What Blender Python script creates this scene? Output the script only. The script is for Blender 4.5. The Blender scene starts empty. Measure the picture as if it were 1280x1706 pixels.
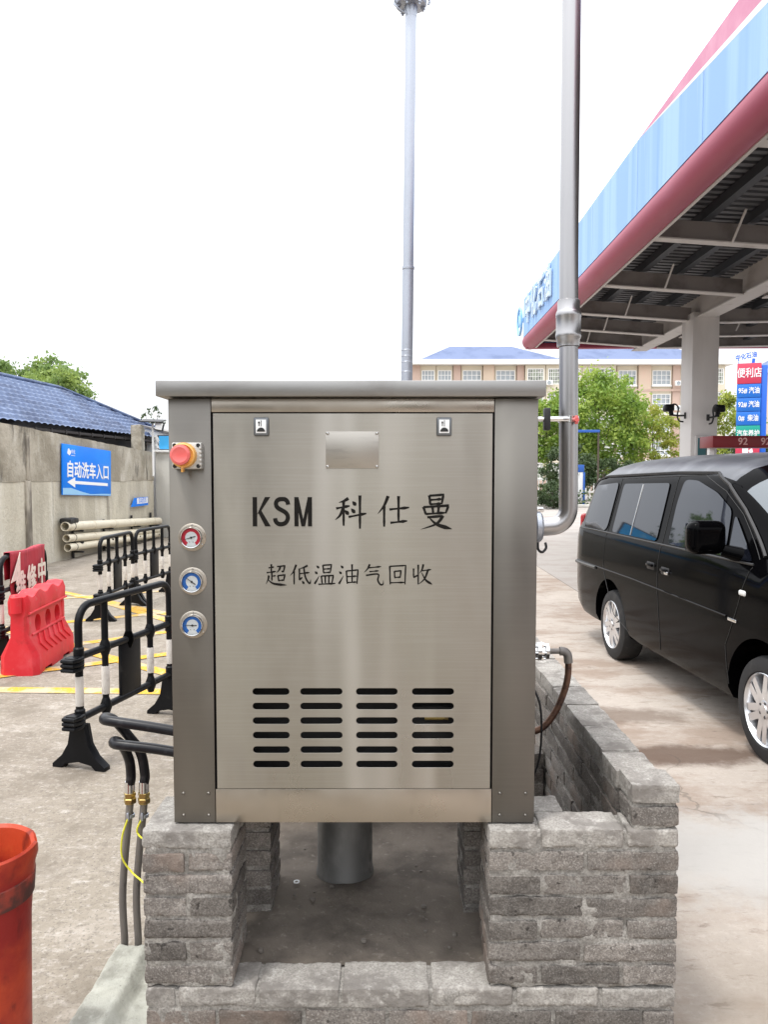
import bpy, bmesh, math, random
from mathutils import Vector, Matrix, Euler, noise
from mathutils.geometry import delaunay_2d_cdt
R = math.radians
SC = bpy.context.scene
COL = SC.collection
random.seed(7)

# ------------------------------------------------------------------ camera, sky, sun, exposure
cam_d = bpy.data.cameras.new("camera")
cam = bpy.data.objects.new("camera", cam_d); COL.objects.link(cam)
cam.location = (0, 0, 1.7); cam.rotation_euler = (R(90 - 3.1), 0, 0)
cam_d.sensor_fit = 'VERTICAL'; cam_d.sensor_height = 24.0
cam_d.lens = 24.0 * 1290 / 1706
cam_d.clip_end = 2000
SC.camera = cam

SUN_EL, SUN_AZ = R(68), R(-128)         # high, from the left and a little in front of the cabinet
w = bpy.data.worlds.new("World"); SC.world = w; w.use_nodes = True
nt = w.node_tree; nt.nodes.clear()
sky = nt.nodes.new('ShaderNodeTexSky'); sky.sky_type = 'NISHITA'; sky.sun_disc = False
sky.sun_elevation = SUN_EL; sky.sun_rotation = SUN_AZ
sky.air_density = 1.0; sky.dust_density = 4.0
mixc = nt.nodes.new('ShaderNodeMix'); mixc.data_type = 'RGBA'; mixc.blend_type = 'MIX'
mixc.inputs[0].default_value = 0.86
# the bright overcast layer over the clear sky: paler at the horizon, brightest overhead
gtc = nt.nodes.new('ShaderNodeTexCoord'); gsx = nt.nodes.new('ShaderNodeSeparateXYZ'); gmr = nt.nodes.new('ShaderNodeMapRange')
gmr.inputs[1].default_value = 0.0; gmr.inputs[2].default_value = 0.9; gmr.inputs[3].default_value = 7.9; gmr.inputs[4].default_value = 25.0
gcol = nt.nodes.new('ShaderNodeCombineColor')
nt.links.new(gtc.outputs['Generated'], gsx.inputs[0]); nt.links.new(gsx.outputs[2], gmr.inputs[0])
for i_, k_ in enumerate((.985, 1.0, 1.03)):
    gm_ = nt.nodes.new('ShaderNodeMath'); gm_.operation = 'MULTIPLY'; gm_.inputs[1].default_value = k_
    nt.links.new(gmr.outputs[0], gm_.inputs[0]); nt.links.new(gm_.outputs[0], gcol.inputs[i_])
nt.links.new(gcol.outputs[0], mixc.inputs[7])
bg = nt.nodes.new('ShaderNodeBackground'); bg.inputs[1].default_value = 0.12
wo = nt.nodes.new('ShaderNodeOutputWorld')
nt.links.new(sky.outputs[0], mixc.inputs[6]); nt.links.new(mixc.outputs[2], bg.inputs[0]); nt.links.new(bg.outputs[0], wo.inputs[0])

sd = bpy.data.lights.new("sun", 'SUN'); sd.energy = 1.5; sd.angle = R(10); sd.color = (1.0, 0.96, 0.9)
sun = bpy.data.objects.new("sun", sd); COL.objects.link(sun)
_d = Vector((math.sin(SUN_AZ) * math.cos(SUN_EL), math.cos(SUN_AZ) * math.cos(SUN_EL), math.sin(SUN_EL)))
sun.rotation_euler = _d.to_track_quat('Z', 'Y').to_euler()
sun.location = (0, 0, 30)

SC.view_settings.view_transform = 'Standard'; SC.view_settings.look = 'None'
SC.view_settings.exposure = 0.22; SC.view_settings.gamma = 1.0
SC.cycles.max_bounces = 8; SC.cycles.diffuse_bounces = 4; SC.cycles.glossy_bounces = 4
SC.cycles.caustics_reflective = False; SC.cycles.caustics_refractive = False

# ------------------------------------------------------------------ materials
MATS = {}
def M(name, base, rough=0.5, metal=0.0, layers=(), bumps=(), island=0.0, coat=0.0, spec=0.5, trans=0.0, rough_layer=None, aniso=0.0):
    """layers: (colour, scale, lo, hi, stretch, detail); bumps: (scale, strength, distance, stretch, detail)"""
    m = bpy.data.materials.new(name); m.use_nodes = True; MATS[name] = m
    t = m.node_tree; n = t.nodes; L = t.links
    p = n['Principled BSDF']
    p.inputs['Roughness'].default_value = rough; p.inputs['Metallic'].default_value = metal
    p.inputs['Coat Weight'].default_value = coat; p.inputs['Coat Roughness'].default_value = 0.05
    p.inputs['Specular IOR Level'].default_value = spec
    tc = n.new('ShaderNodeTexCoord')
    def noise_fac(scale, stretch, detail, lo, hi, seed):
        mp = n.new('ShaderNodeMapping'); mp.inputs['Scale'].default_value = stretch
        mp.inputs['Location'].default_value = (seed * 3.7, seed * 1.3, seed * 2.1)
        L.new(tc.outputs['Object'], mp.inputs[0])
        nz = n.new('ShaderNodeTexNoise'); nz.inputs['Scale'].default_value = scale; nz.inputs['Detail'].default_value = detail
        nz.inputs['Roughness'].default_value = 0.6
        L.new(mp.outputs[0], nz.inputs[0])
        if lo is None: return nz.outputs[0]
        mr = n.new('ShaderNodeMapRange'); mr.inputs[1].default_value = lo; mr.inputs[2].default_value = hi
        mr.interpolation_type = 'SMOOTHSTEP'
        L.new(nz.outputs[0], mr.inputs[0]); return mr.outputs[0]
    rgb = n.new('ShaderNodeRGB'); rgb.outputs[0].default_value = (*base, 1)
    cur = rgb.outputs[0]
    for i, ly in enumerate(layers):
        col, sc, lo, hi, st, det = ly[:6]
        f = noise_fac(sc, st, det, lo, hi, i + 1)
        if len(ly) > 6:
            k = n.new('ShaderNodeMath'); k.operation = 'MULTIPLY'; k.inputs[1].default_value = ly[6]; L.new(f, k.inputs[0]); f = k.outputs[0]
        mx = n.new('ShaderNodeMix'); mx.data_type = 'RGBA'
        L.new(f, mx.inputs[0]); L.new(cur, mx.inputs[6]); mx.inputs[7].default_value = (*col, 1)
        cur = mx.outputs[2]
    if island:
        g = n.new('ShaderNodeNewGeometry')
        mr = n.new('ShaderNodeMapRange'); mr.inputs[3].default_value = 1 - island; mr.inputs[4].default_value = 1 + island
        L.new(g.outputs['Random Per Island'], mr.inputs[0])
        hs = n.new('ShaderNodeHueSaturation'); L.new(mr.outputs[0], hs.inputs['Value']); L.new(cur, hs.inputs['Color'])
        cur = hs.outputs[0]
    L.new(cur, p.inputs['Base Color'])
    if rough_layer:
        sc, st, lo, hi, a, b = rough_layer
        f = noise_fac(sc, st, 5, lo, hi, 9)
        mr = n.new('ShaderNodeMapRange'); mr.inputs[3].default_value = a; mr.inputs[4].default_value = b
        L.new(f, mr.inputs[0]); L.new(mr.outputs[0], p.inputs['Roughness'])
    if aniso:      # brushed sideways: reflections smear up and down
        tg = n.new('ShaderNodeTangent'); tg.direction_type = 'RADIAL'; tg.axis = 'Z'
        p.inputs['Anisotropic'].default_value = aniso; p.inputs['Anisotropic Rotation'].default_value = .25; L.new(tg.outputs[0], p.inputs['Tangent'])
    nrm = None
    for i, (sc, strn, dist, st, det) in enumerate(bumps):
        f = noise_fac(sc, st, det, None, None, i + 5)
        b = n.new('ShaderNodeBump'); b.inputs['Strength'].default_value = strn; b.inputs['Distance'].default_value = dist
        L.new(f, b.inputs['Height'])
        if nrm: L.new(nrm, b.inputs['Normal'])
        nrm = b.outputs[0]
    if nrm: L.new(nrm, p.inputs['Normal'])
    if trans:
        tr = n.new('ShaderNodeBsdfTranslucent'); L.new(cur, tr.inputs[0])
        ms = n.new('ShaderNodeMixShader'); ms.inputs[0].default_value = trans
        L.new(p.outputs[0], ms.inputs[1]); L.new(tr.outputs[0], ms.inputs[2])
        L.new(ms.outputs[0], n['Material Output'].inputs[0])
    return m
I3 = (1, 1, 1)
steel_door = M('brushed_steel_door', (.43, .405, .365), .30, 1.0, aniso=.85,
    layers=[((.33, .31, .275), 2.6, .38, .62, (1.6, 1, .16), 1.5, .8), ((.60, .58, .545), 3.2, .50, .74, (2.2, 1, .10), 1.0, .9), ((.34, .325, .275), 1.5, .46, .72, (2.2, 1, .6), 1.5, .6), ((.27, .25, .225), 5, .58, .82, (1.5, 1, .4), 2, .55), ((.48, .46, .43), 60, .4, .7, (.05, 1, 3), 2, .15)],  # tall dark and pale streaks paint in the door's reflections, with soft smudges
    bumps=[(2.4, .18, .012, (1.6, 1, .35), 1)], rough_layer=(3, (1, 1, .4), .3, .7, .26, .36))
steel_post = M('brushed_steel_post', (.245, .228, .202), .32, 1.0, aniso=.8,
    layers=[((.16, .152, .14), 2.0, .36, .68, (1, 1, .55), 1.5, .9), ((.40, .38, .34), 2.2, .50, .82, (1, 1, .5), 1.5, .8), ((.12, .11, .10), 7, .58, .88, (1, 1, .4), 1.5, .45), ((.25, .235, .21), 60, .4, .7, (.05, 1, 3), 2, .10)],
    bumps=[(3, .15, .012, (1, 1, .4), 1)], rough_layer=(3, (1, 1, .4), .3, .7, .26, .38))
steel_rail = M('brushed_steel_rail', (.45, .41, .355), .34, 1.0,
    layers=[((.33, .29, .24), 5, .40, .8, (1, 1, 1), 2, .7), ((.60, .52, .42), 4, .48, .85, (.6, 1, 2), 2, .6), ((.28, .25, .21), 14, .60, .8, (1, 1, .4), 2, .5)],
    bumps=[(30, .05, .001, (22, 1, 1), 3)], rough_layer=(6, I3, .3, .7, .25, .42))
steel_lid = M('brushed_steel_lid', (.32, .315, .305), .38, 1.0,
    layers=[((.24, .23, .22), 6, .5, .75, (.5, 1, 1.4), 4, .8)], bumps=[(30, .05, .001, (1, 1, 22), 3)])
chrome = M('polished_steel', (.72, .72, .72), .16, 1.0)
pipe_steel = M('stainless_pipe', (.40, .395, .40), .30, 1.0, layers=[((.28, .275, .28), 7, .5, .8, (1, 1, .3), 4, .6)], bumps=[(9, .06, .006, (1, 1, .1), 2)])
galv = M('galvanised_steel', (.44, .47, .53), .42, .75, layers=[((.40, .43, .48), 5, .45, .7, (1, 1, .5), 5, .7)])
dull_duct = M('dull_duct', (.20, .20, .195), .55, .5, layers=[((.33, .33, .32), 6, .45, .7, (1, 1, .5), 5, .8), ((.08, .078, .075), 14, .58, .75, I3, 5, .7)])
dark_in = M('dark_interior', (.02, .02, .02), .8)
black_gap = M('black_rubber', (.012, .012, .012), .6)
ink = M('black_vinyl', (.008, .007, .006), .5, spec=.15)
rust_pipe = M('rusty_pipe', (.16, .085, .055), .45, .6, layers=[((.06, .035, .03), 25, .4, .65, I3, 5), ((.30, .2, .14), 60, .6, .75, I3, 3, .6)], bumps=[(90, .3, .002, I3, 4)])
brass = M('brass_nut', (.50, .38, .14), .35, .9, layers=[((.2, .16, .1), 40, .5, .7, I3, 4)])
grey_pipe = M('dull_grey_pipe', (.20, .185, .175), .5, .35, layers=[((.32, .29, .24), 14, .45, .7, (1, 1, .3), 5), ((.10, .09, .09), 20, .6, .8, I3, 4)])
hose_m = M('black_hose', (.007, .007, .010), .35, spec=.35, layers=[((.05, .05, .055), 30, .5, .8, I3, 4, .6)], bumps=[(300, .15, .001, I3, 3)])
wire_m = M('yellow_green_wire', (.75, .72, .05), .5)
brick_m = M('grey_cement_brick', (.215, .195, .176), .95, layers=[((.135, .122, .111), 7, .40, .64, I3, 8, .85), ((.31, .288, .262), 20, .48, .72, I3, 9, .65), ((.095, .086, .079), 150, .40, .62, I3, 3, .62), ((.40, .378, .35), 210, .50, .70, I3, 3, .55), ((.04, .036, .033), 40, .62, .69, I3, 9, .8), ((.25, .19, .155), 3.5, .5, .7, I3, 4, .6)],
    bumps=[(45, .8, .004, I3, 8), (160, .7, .0022, I3, 4)], island=.34, spec=.2)
mortar_m = M('cement_mortar', (.37, .353, .325), .95, layers=[((.21, .198, .18), 12, .42, .60, I3, 9, .7), ((.50, .48, .44), 34, .56, .70, I3, 6, .7), ((.14, .13, .12), 150, .42, .62, I3, 3, .55)],
    bumps=[(38, .8, .006, I3, 8), (170, .7, .0025, I3, 4)], spec=.2)
smear_m = M('cement_smeared_brick', (.38, .36, .33), .95, layers=[((.20, .184, .168), 9, .44, .62, I3, 8, .85), ((.60, .58, .54), 26, .5, .7, I3, 8, .6), ((.22, .205, .19), 150, .42, .62, I3, 3, .6)],
    bumps=[(45, .8, .005, I3, 8), (160, .7, .0025, I3, 4)], island=.12, spec=.2)
sand_m = M('sandy_earth', (.165, .14, .115), .95, layers=[((.095, .08, .066), 5, .42, .66, I3, 6), ((.27, .235, .20), 40, .58, .75, I3, 4, .7), ((.08, .07, .06), 60, .65, .75, I3, 3, .6)],
    bumps=[(30, .8, .006, I3, 8), (180, .6, .002, I3, 4)])
haunch_m = M('pale_mortar', (.42, .42, .365), .92, layers=[((.24, .235, .20), 6, .42, .64, I3, 8), ((.46, .46, .41), 25, .5, .7, I3, 8, .6), ((.2, .19, .17), 60, .66, .74, I3, 3, .7)], bumps=[(50, .8, .006, I3, 8), (160, .6, .003, I3, 4)])
black_pl = M('black_plastic', (.007, .0075, .009), .38, spec=.16, layers=[((.035, .034, .032), 12, .55, .8, I3, 5, .5)], bumps=[(60, .1, .002, I3, 4)])
white_band = M('dirty_white_tape', (.72, .68, .63), .5, layers=[((.42, .37, .32), 14, .5, .75, I3, 5, .7)])
red_pl = M('faded_red_plastic', (.66, .028, .04), .5, spec=.3, layers=[((.74, .12, .14), 4, .45, .75, I3, 6, .6), ((.36, .03, .03), 7, .56, .76, I3, 8, .7), ((.42, .22, .17), 18, .62, .76, I3, 8, .6), ((.30, .06, .05), 2, .5, .7, (1, 1, .4), 5, .5)], bumps=[(20, .1, .004, I3, 4)])
red_cloth = M('red_banner', (.42, .025, .045), .7, layers=[((.26, .012, .03), 7, .45, .7, (2, 2, .4), 4)], bumps=[(14, .3, .02, (2, 2, .5), 3)])
dirty_white = M('dirty_white_vinyl', (.78, .72, .64), .6, layers=[((.5, .42, .35), 20, .5, .75, I3, 4, .7)])
white_p = M('white_paint', (.80, .80, .79), .5, layers=[((.66, .65, .63), 6, .5, .75, I3, 5, .6)])
conc_wall = M('weathered_concrete', (.45, .41, .335), .92,
    layers=[((.26, .23, .175), 1.1, .38, .60, (1, 1, .8), 9, .9), ((.56, .53, .46), 2.0, .54, .72, (1.2, 1.2, .6), 8, .8), ((.10, .09, .075), 2.6, .56, .70, (1.4, 1.4, .28), 8, .85), ((.62, .59, .52), 12, .60, .75, (1.5, 1.5, .5), 6, .5)],
    bumps=[(14, .7, .03, I3, 9)])
conc_low = M('streaked_concrete', (.58, .54, .44), .92,
    layers=[((.40, .365, .29), .9, .40, .64, (1.3, 1.3, .5), 8, .85), ((.70, .67, .59), 1.8, .50, .72, (1.6, 1.6, .2), 7, .8), ((.17, .15, .125), 1.2, .58, .72, (2.0, 2.0, .10), 6, .8), ((.34, .22, .13), 3.0, .66, .78, (1, 1, .5), 6, .6), ((.20, .18, .15), 9, .62, .75, (1, 1, .6), 6, .5)],
    bumps=[(14, .6, .03, I3, 9)])
grey_wall = M('pale_grey_render', (.55, .54, .50), .9, layers=[((.42, .40, .36), 1.6, .45, .7, (1.5, 1.5, .2), 5)], bumps=[(14, .3, .02, I3, 6)])
tile_m = M('blue_roof_tile', (.095, .14, .255), .6, layers=[((.045, .07, .145), 1.3, .42, .64, I3, 7), ((.19, .24, .36), 7, .52, .72, I3, 6, .7), ((.03, .04, .07), 12, .60, .75, I3, 5, .6)])
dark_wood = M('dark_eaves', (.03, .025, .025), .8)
sign_blue = M('blue_sign', (.002, .19, .80), .35, spec=.2, layers=[((.005, .24, .85), 1.0, .4, .7, I3, 2)])
sign_wave = M('pale_blue_wave', (.28, .55, .82), .4)
sign_white = M('white_vinyl', (.85, .86, .86), .45)
billboard_m = M('blue_poster', (.05, .38, .75), .4, layers=[((.35, .62, .78), 1.6, .5, .7, I3, 4), ((.2, .4, .3), 2.5, .6, .75, I3, 4, .6)])
pvc = M('cream_pvc', (.72, .66, .52), .38, layers=[((.50, .43, .32), 5, .5, .75, I3, 5, .7)])
orange_pot = M('orange_plastic', (.44, .052, .018), .45, spec=.3, layers=[((.24, .014, .012), 3, .36, .60, (1, 1, 1.3), 6), ((.56, .11, .03), 8, .60, .8, I3, 5, .6), ((.09, .012, .010), 13, .54, .72, (1, 1, .5), 8, .8)], bumps=[(18, .2, .012, I3, 6)])
pot_band = M('sooty_band', (.06, .018, .014), .65, layers=[((.28, .035, .02), 11, .46, .66, I3, 7)])
yellow_m = M('worn_yellow_paint', (.60, .34, .025), .8, layers=[((.46, .38, .27), 4, .46, .58, I3, 10, .95), ((.62, .34, .03), 2.2, .45, .7, I3, 5, .7), ((.44, .39, .32), 40, .55, .66, I3, 5, .7)], bumps=[(90, .3, .003, I3, 5)])
van_paint = M('black_car_paint', (.0018, .0018, .0022), .08, 0, spec=.5, layers=[((.005, .0045, .004), 3, .55, .85, I3, 5, .5)])
van_paint.node_tree.nodes['Principled BSDF'].inputs['IOR'].default_value = 1.13
van_roof_m = M('sky_sheen_dusty_paint', (.07, .075, .088), .28, 0, spec=.5, layers=[((.16, .167, .185), 5, .45, .72, (.4, 1, 1), 6, .8), ((.08, .08, .085), 26, .58, .72, I3, 5, .7)])  # sky reflection on the roof sides painted in as paler grey, with dust streaks
van_trim = M('black_trim', (.012, .012, .013), .5)
van_grey = M('highlight_and_door_grey', (.06, .058, .055), .55)  # even dark grey for the bumper highlight and the store door
glass_m = M('tinted_glass', (.006, .007, .011), .03, 0, spec=.45)
glass_m.node_tree.nodes['Principled BSDF'].inputs['IOR'].default_value = 1.75; glass_m.node_tree.nodes['Principled BSDF'].inputs['Specular Tint'].default_value = (.80, .87, 1, 1)
shield_m = M('windscreen_glass', (.05, .07, .085), .04, 0, spec=.9, coat=.6)
tyre_m = M('tyre_rubber', (.016, .016, .017), .78, layers=[((.05, .047, .043), 14, .5, .75, I3, 4, .6)], bumps=[(60, .2, .002, I3, 3)])
alloy = M('silver_alloy', (.74, .75, .77), .28, .85)
alloy_dk = M('dark_disc_metal', (.10, .10, .105), .5, .6)  # dark grey metal of the brake discs
lamp_white = M('clear_lens', (.8, .8, .78), .15, 0)
head_lens = M('headlamp_lens', (.30, .31, .32), .08, .4)
lamp_red = M('red_lens', (.35, .02, .02), .15)
fascia_blue = M('streaked_blue_panel', (.28, .46, .77), .6, spec=.2, layers=[((.36, .55, .83), 1.1, .42, .66, (2.2, 2.2, .08), 4), ((.18, .35, .72), 1.4, .56, .76, (2.5, 2.5, .06), 5, .7), ((.44, .58, .78), 3.4, .58, .74, (2.5, 2.5, .10), 5, .6)])
fascia_red = M('wine_red_panel', (.33, .045, .09), .5, layers=[((.38, .09, .15), 2, .5, .75, (1, .3, 1), 4, .7)])
fascia_pink = M('faded_pink_panel', (.58, .20, .33), .5, layers=[((.66, .3, .42), 1.5, .45, .7, I3, 4)])
faint_letter = M('faded_letter', (.58, .71, .84), .5)
deck_m = M('dark_corrugated_deck', (.13, .135, .15), .6, layers=[((.07, .07, .08), 1.2, .45, .7, I3, 5)])
beam_m = M('grey_painted_beam', (.30, .275, .27), .6, layers=[((.2, .18, .175), 2, .45, .7, I3, 5)])
flange_m = M('pale_beam_flange', (.58, .56, .55), .6, layers=[((.4, .37, .35), 3, .55, .75, I3, 4)])
purlin_m = M('dark_purlin', (.04, .045, .055), .6)
col_m = M('pale_column', (.70, .68, .665), .5, layers=[((.60, .575, .56), 1.3, .45, .7, (1, 1, .3), 5, .8)])
bld_tan = M('tan_render', (.60, .48, .37), .85, layers=[((.64, .46, .36), .4, .45, .7, I3, 4)])
bld_cream = M('cream_render', (.64, .58, .46), .85, layers=[((.68, .61, .48), .4, .45, .7, (1, 1, .3), 4)])
bld_pink = M('pink_render', (.54, .40, .33), .85, layers=[((.50, .36, .30), .4, .45, .7, I3, 4)])
bld_white = M('white_cornice', (.82, .82, .80), .8)
bld_roof = M('slate_blue_roof', (.15, .19, .31), .7, spec=.2, layers=[((.11, .145, .25), .5, .45, .7, I3, 4)])
pane_m = M('far_window_glass', (.36, .40, .43), .15, 0, layers=[((.16, .18, .19), .35, .45, .6, I3, 4)])
balc_m = M('balcony_glass', (.34, .38, .30), .2, 0, layers=[((.12, .13, .12), .8, .45, .6, I3, 5), ((.6, .58, .55), 1.7, .58, .66, I3, 3)])
bark = M('bark', (.085, .065, .05), .9, bumps=[(20, .6, .02, (1, 1, .3), 5)])
leaf_a = M('leaf_green', (.20, .32, .05), .5, layers=[((.38, .48, .09), .9, .44, .64, I3, 4), ((.06, .12, .02), 2.0, .54, .74, I3, 4)], trans=.4)
leaf_y = M('leaf_yellow_green', (.32, .38, .06), .5, layers=[((.46, .45, .09), .9, .45, .7, I3, 4), ((.15, .21, .035), 2.2, .52, .72, I3, 4)], trans=.4)
leaf_d = M('leaf_dark', (.05, .085, .03), .55, layers=[((.09, .13, .04), 1.5, .45, .7, I3, 4)], trans=.25)
leaf_bg = M('leaf_soft_green', (.20, .30, .09), .55, layers=[((.36, .46, .12), .7, .46, .68, I3, 4), ((.09, .16, .06), 1.4, .5, .72, I3, 4)], trans=.4)
yellow_pl = M('yellow_plastic', (.80, .42, .10), .3, coat=.4)
stop_red = M('red_mushroom', (.72, .13, .12), .28, coat=.4)
latch_m = M('grey_latch', (.16, .17, .18), .4, .6)
plate_m = M('etched_plate', (.44, .415, .375), .38, 1.0, layers=[((.36, .34, .31), 40, .5, .7, (.3, 1, 2), 3, .6)])
alu = M('cast_aluminium', (.56, .55, .52), .5, .6, bumps=[(200, .3, .001, I3, 3)])
dial_white = M('dial_face', (.50, .53, .54), .4, layers=[((.45, .48, .5), 160, .6, .7, I3, 2, .6)])
dial_red = M('dial_red', (.38, .012, .03), .35)
dial_blue = M('dial_blue', (.012, .10, .36), .35)
sg_red = M('sign_red', (.62, .05, .10), .4)
sg_blue = M('sign_bright_blue', (.02, .17, .62), .35)
sg_side = M('sign_side_blue', (.02, .14, .66), .4)
sg_green = M('sign_green', (.01, .34, .26), .4)
pump_red = M('dispenser_red', (.20, .012, .018), .4)
pink_txt = M('pale_pink_lettering', (.72, .42, .40), .5)
teal_m = M('poster_teal', (.04, .14, .16), .4, layers=[((.25, .12, .08), 6, .5, .65, (1, 1, .5), 3)])
blue_bar = M('blue_painted_bar', (.02, .10, .40), .5)
pebble_m = M('pebble', (.17, .15, .13), .8)

# ground: one sheet, stains and joints by position
def ground_mat():
    m = bpy.data.materials.new('yard_concrete'); m.use_nodes = True
    t = m.node_tree; n = t.nodes; L = t.links; p = n['Principled BSDF']; p.inputs['Roughness'].default_value = .88
    tc = n.new('ShaderNodeTexCoord')
    def nz(scale, lo, hi, st=I3, det=8, loc=(0, 0, 0), rough=.6):
        mp = n.new('ShaderNodeMapping'); mp.inputs['Scale'].default_value = st; mp.inputs['Location'].default_value = loc
        L.new(tc.outputs['Object'], mp.inputs[0]); q = n.new('ShaderNodeTexNoise'); q.inputs['Scale'].default_value = scale
        q.inputs['Detail'].default_value = det; q.inputs['Roughness'].default_value = rough; L.new(mp.outputs[0], q.inputs[0])
        if lo is None: return q.outputs[0]
        mr = n.new('ShaderNodeMapRange'); mr.interpolation_type = 'SMOOTHSTEP'
        mr.inputs[1].default_value = lo; mr.inputs[2].default_value = hi; L.new(q.outputs[0], mr.inputs[0]); return mr.outputs[0]
    def mul(a, b):
        k = n.new('ShaderNodeMath'); k.operation = 'MULTIPLY'
        L.new(a, k.inputs[0])
        if isinstance(b, (int, float)): k.inputs[1].default_value = b
        else: L.new(b, k.inputs[1])
        return k.outputs[0]
    def mix(f, a, col):
        mx = n.new('ShaderNodeMix'); mx.data_type = 'RGBA'; L.new(f, mx.inputs[0]); L.new(a, mx.inputs[6]); mx.inputs[7].default_value = (*col, 1); return mx.outputs[2]
    def blob(cx, cy, sx, sy, lo, hi):      # a soft patch of the yard around one spot, broken up by noise
        mp = n.new('ShaderNodeMapping'); mp.vector_type = 'POINT'
        mp.inputs['Location'].default_value = (-cx / sx, -cy / sy, 0); mp.inputs['Scale'].default_value = (1 / sx, 1 / sy, 0)
        L.new(tc.outputs['Object'], mp.inputs[0])
        ln = n.new('ShaderNodeVectorMath'); ln.operation = 'LENGTH'; L.new(mp.outputs[0], ln.inputs[0])
        ad = n.new('ShaderNodeMath'); ad.operation = 'MULTIPLY_ADD'; L.new(nz(2.6, None, None, det=12, rough=.7), ad.inputs[0]); ad.inputs[1].default_value = 1.9
        L.new(ln.outputs['Value'], ad.inputs[2])
        mr = n.new('ShaderNodeMapRange'); mr.interpolation_type = 'SMOOTHSTEP'
        mr.inputs[1].default_value = hi; mr.inputs[2].default_value = lo; L.new(ad.outputs[0], mr.inputs[0]); return mr.outputs[0]
    rgb = n.new('ShaderNodeRGB'); rgb.outputs[0].default_value = (.272, .236, .188, 1); c = rgb.outputs[0]
    c = mix(nz(.55, .42, .66), c, (0.238, 0.202, 0.162))
    c = mix(mul(nz(1.6, .5, .72, st=(1, 2.2, 1)), .8), c, (0.403, 0.360, 0.310))
    c = mix(mul(nz(4, .50, .70, st=(1.8, 1, 1), det=10), .7), c, (0.176, 0.148, 0.115))
    c = mix(mul(nz(9, .53, .66, st=(1, 2.4, 1), det=12, rough=.75), .75), c, (0.454, 0.418, 0.374))
    c = mix(mul(nz(24, .5, .64, det=12, rough=.75), .6), c, (0.144, 0.122, 0.097))
    c = mix(mul(nz(40, .52, .68), .5), c, (0.461, 0.425, 0.382))
    c = mix(mul(nz(95, .56, .68, det=4), .75), c, (0.094, 0.079, 0.065))
    c = mix(mul(nz(2.3, .48, .66, det=12, rough=.72, loc=(7, 3, 0)), .7), c, (.165, .138, .105))
    # paler, greyer right-hand yard
    sep = n.new('ShaderNodeSeparateXYZ'); L.new(tc.outputs['Object'], sep.inputs[0])
    def step(sock, lo, hi):
        mr = n.new('ShaderNodeMapRange'); mr.interpolation_type = 'SMOOTHSTEP'; mr.inputs[1].default_value = lo; mr.inputs[2].default_value = hi; L.new(sock, mr.inputs[0]); return mr.outputs[0]
    right = step(sep.outputs[0], .2, 1.2)
    c = mix(mul(right, .6), c, (.54, .475, .42))
    c = mix(mul(mul(right, nz(1.3, .44, .62, st=(.7, 1.3, 1), loc=(4, 1, 0), det=12, rough=.7)), .7), c, (0.245, 0.173, 0.126))
    c = mix(mul(mul(right, nz(7, .54, .66, st=(.7, 2.2, 1), loc=(2, 5, 0), det=12, rough=.75)), .6), c, (0.144, 0.104, 0.076))
    far = step(sep.outputs[0], 2.70, 2.74)
    c = mix(mul(far, .6), c, (0.302, 0.288, 0.277))
    c = mix(mul(blob(1.75, 3.3, .95, .62, 1.35, 2.0), .85), c, (0.446, 0.432, 0.410))
    c = mix(mul(blob(1.75, 4.55, 1.1, .22, 1.3, 1.9), .9), c, (0.108, 0.068, 0.047))
    c = mix(mul(blob(1.5, 5.3, .9, .25, 1.3, 1.9), .7), c, (0.144, 0.101, 0.072))
    c = mix(mul(blob(1.25, 2.2, .5, .5, 1.3, 2.1), .5), c, (0.230, 0.194, 0.151))
    vo = n.new('ShaderNodeTexVoronoi'); vo.feature = 'DISTANCE_TO_EDGE'; vo.inputs['Scale'].default_value = .42
    vm = n.new('ShaderNodeVectorMath'); vm.operation = 'MULTIPLY_ADD'; wn = n.new('ShaderNodeTexNoise'); wn.inputs['Scale'].default_value = 3.0; wn.inputs['Detail'].default_value = 8
    L.new(tc.outputs['Object'], wn.inputs[0]); L.new(wn.outputs['Color'], vm.inputs[0]); vm.inputs[1].default_value = (.5, .5, 0); L.new(tc.outputs['Object'], vm.inputs[2]); L.new(vm.outputs[0], vo.inputs['Vector'])
    ck = n.new('ShaderNodeMapRange'); ck.inputs[1].default_value = .0045; ck.inputs[2].default_value = .0015; L.new(vo.outputs['Distance'], ck.inputs[0])
    c = mix(mul(mul(ck.outputs[0], nz(.8, .54, .64, det=3)), .40), c, (.07, .058, .046))
    # slab joints
    br = n.new('ShaderNodeTexBrick'); br.offset = 0; br.inputs['Scale'].default_value = 1; br.inputs['Mortar Size'].default_value = .008
    br.inputs['Brick Width'].default_value = 9.0; br.inputs['Row Height'].default_value = 60.0; br.inputs['Mortar Smooth'].default_value = .3
    mp = n.new('ShaderNodeMapping'); mp.inputs['Location'].default_value = (-2.72 + 9.0, 21, 0); L.new(tc.outputs['Object'], mp.inputs[0]); L.new(mp.outputs[0], br.inputs[0])
    c = mix(mul(br.outputs['Fac'], .7), c, (0.072, 0.061, 0.050))
    L.new(c, p.inputs['Base Color'])
    b1 = n.new('ShaderNodeBump'); b1.inputs['Strength'].default_value = .6; b1.inputs['Distance'].default_value = .006; L.new(nz(14, None, None, det=12, rough=.7), b1.inputs['Height'])
    b2 = n.new('ShaderNodeBump'); b2.inputs['Strength'].default_value = .5; b2.inputs['Distance'].default_value = .0018; L.new(nz(110, None, None, det=4), b2.inputs['Height']); L.new(b1.outputs[0], b2.inputs['Normal'])
    L.new(b2.outputs[0], p.inputs['Normal'])
    return m
ground_m = ground_mat()

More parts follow.
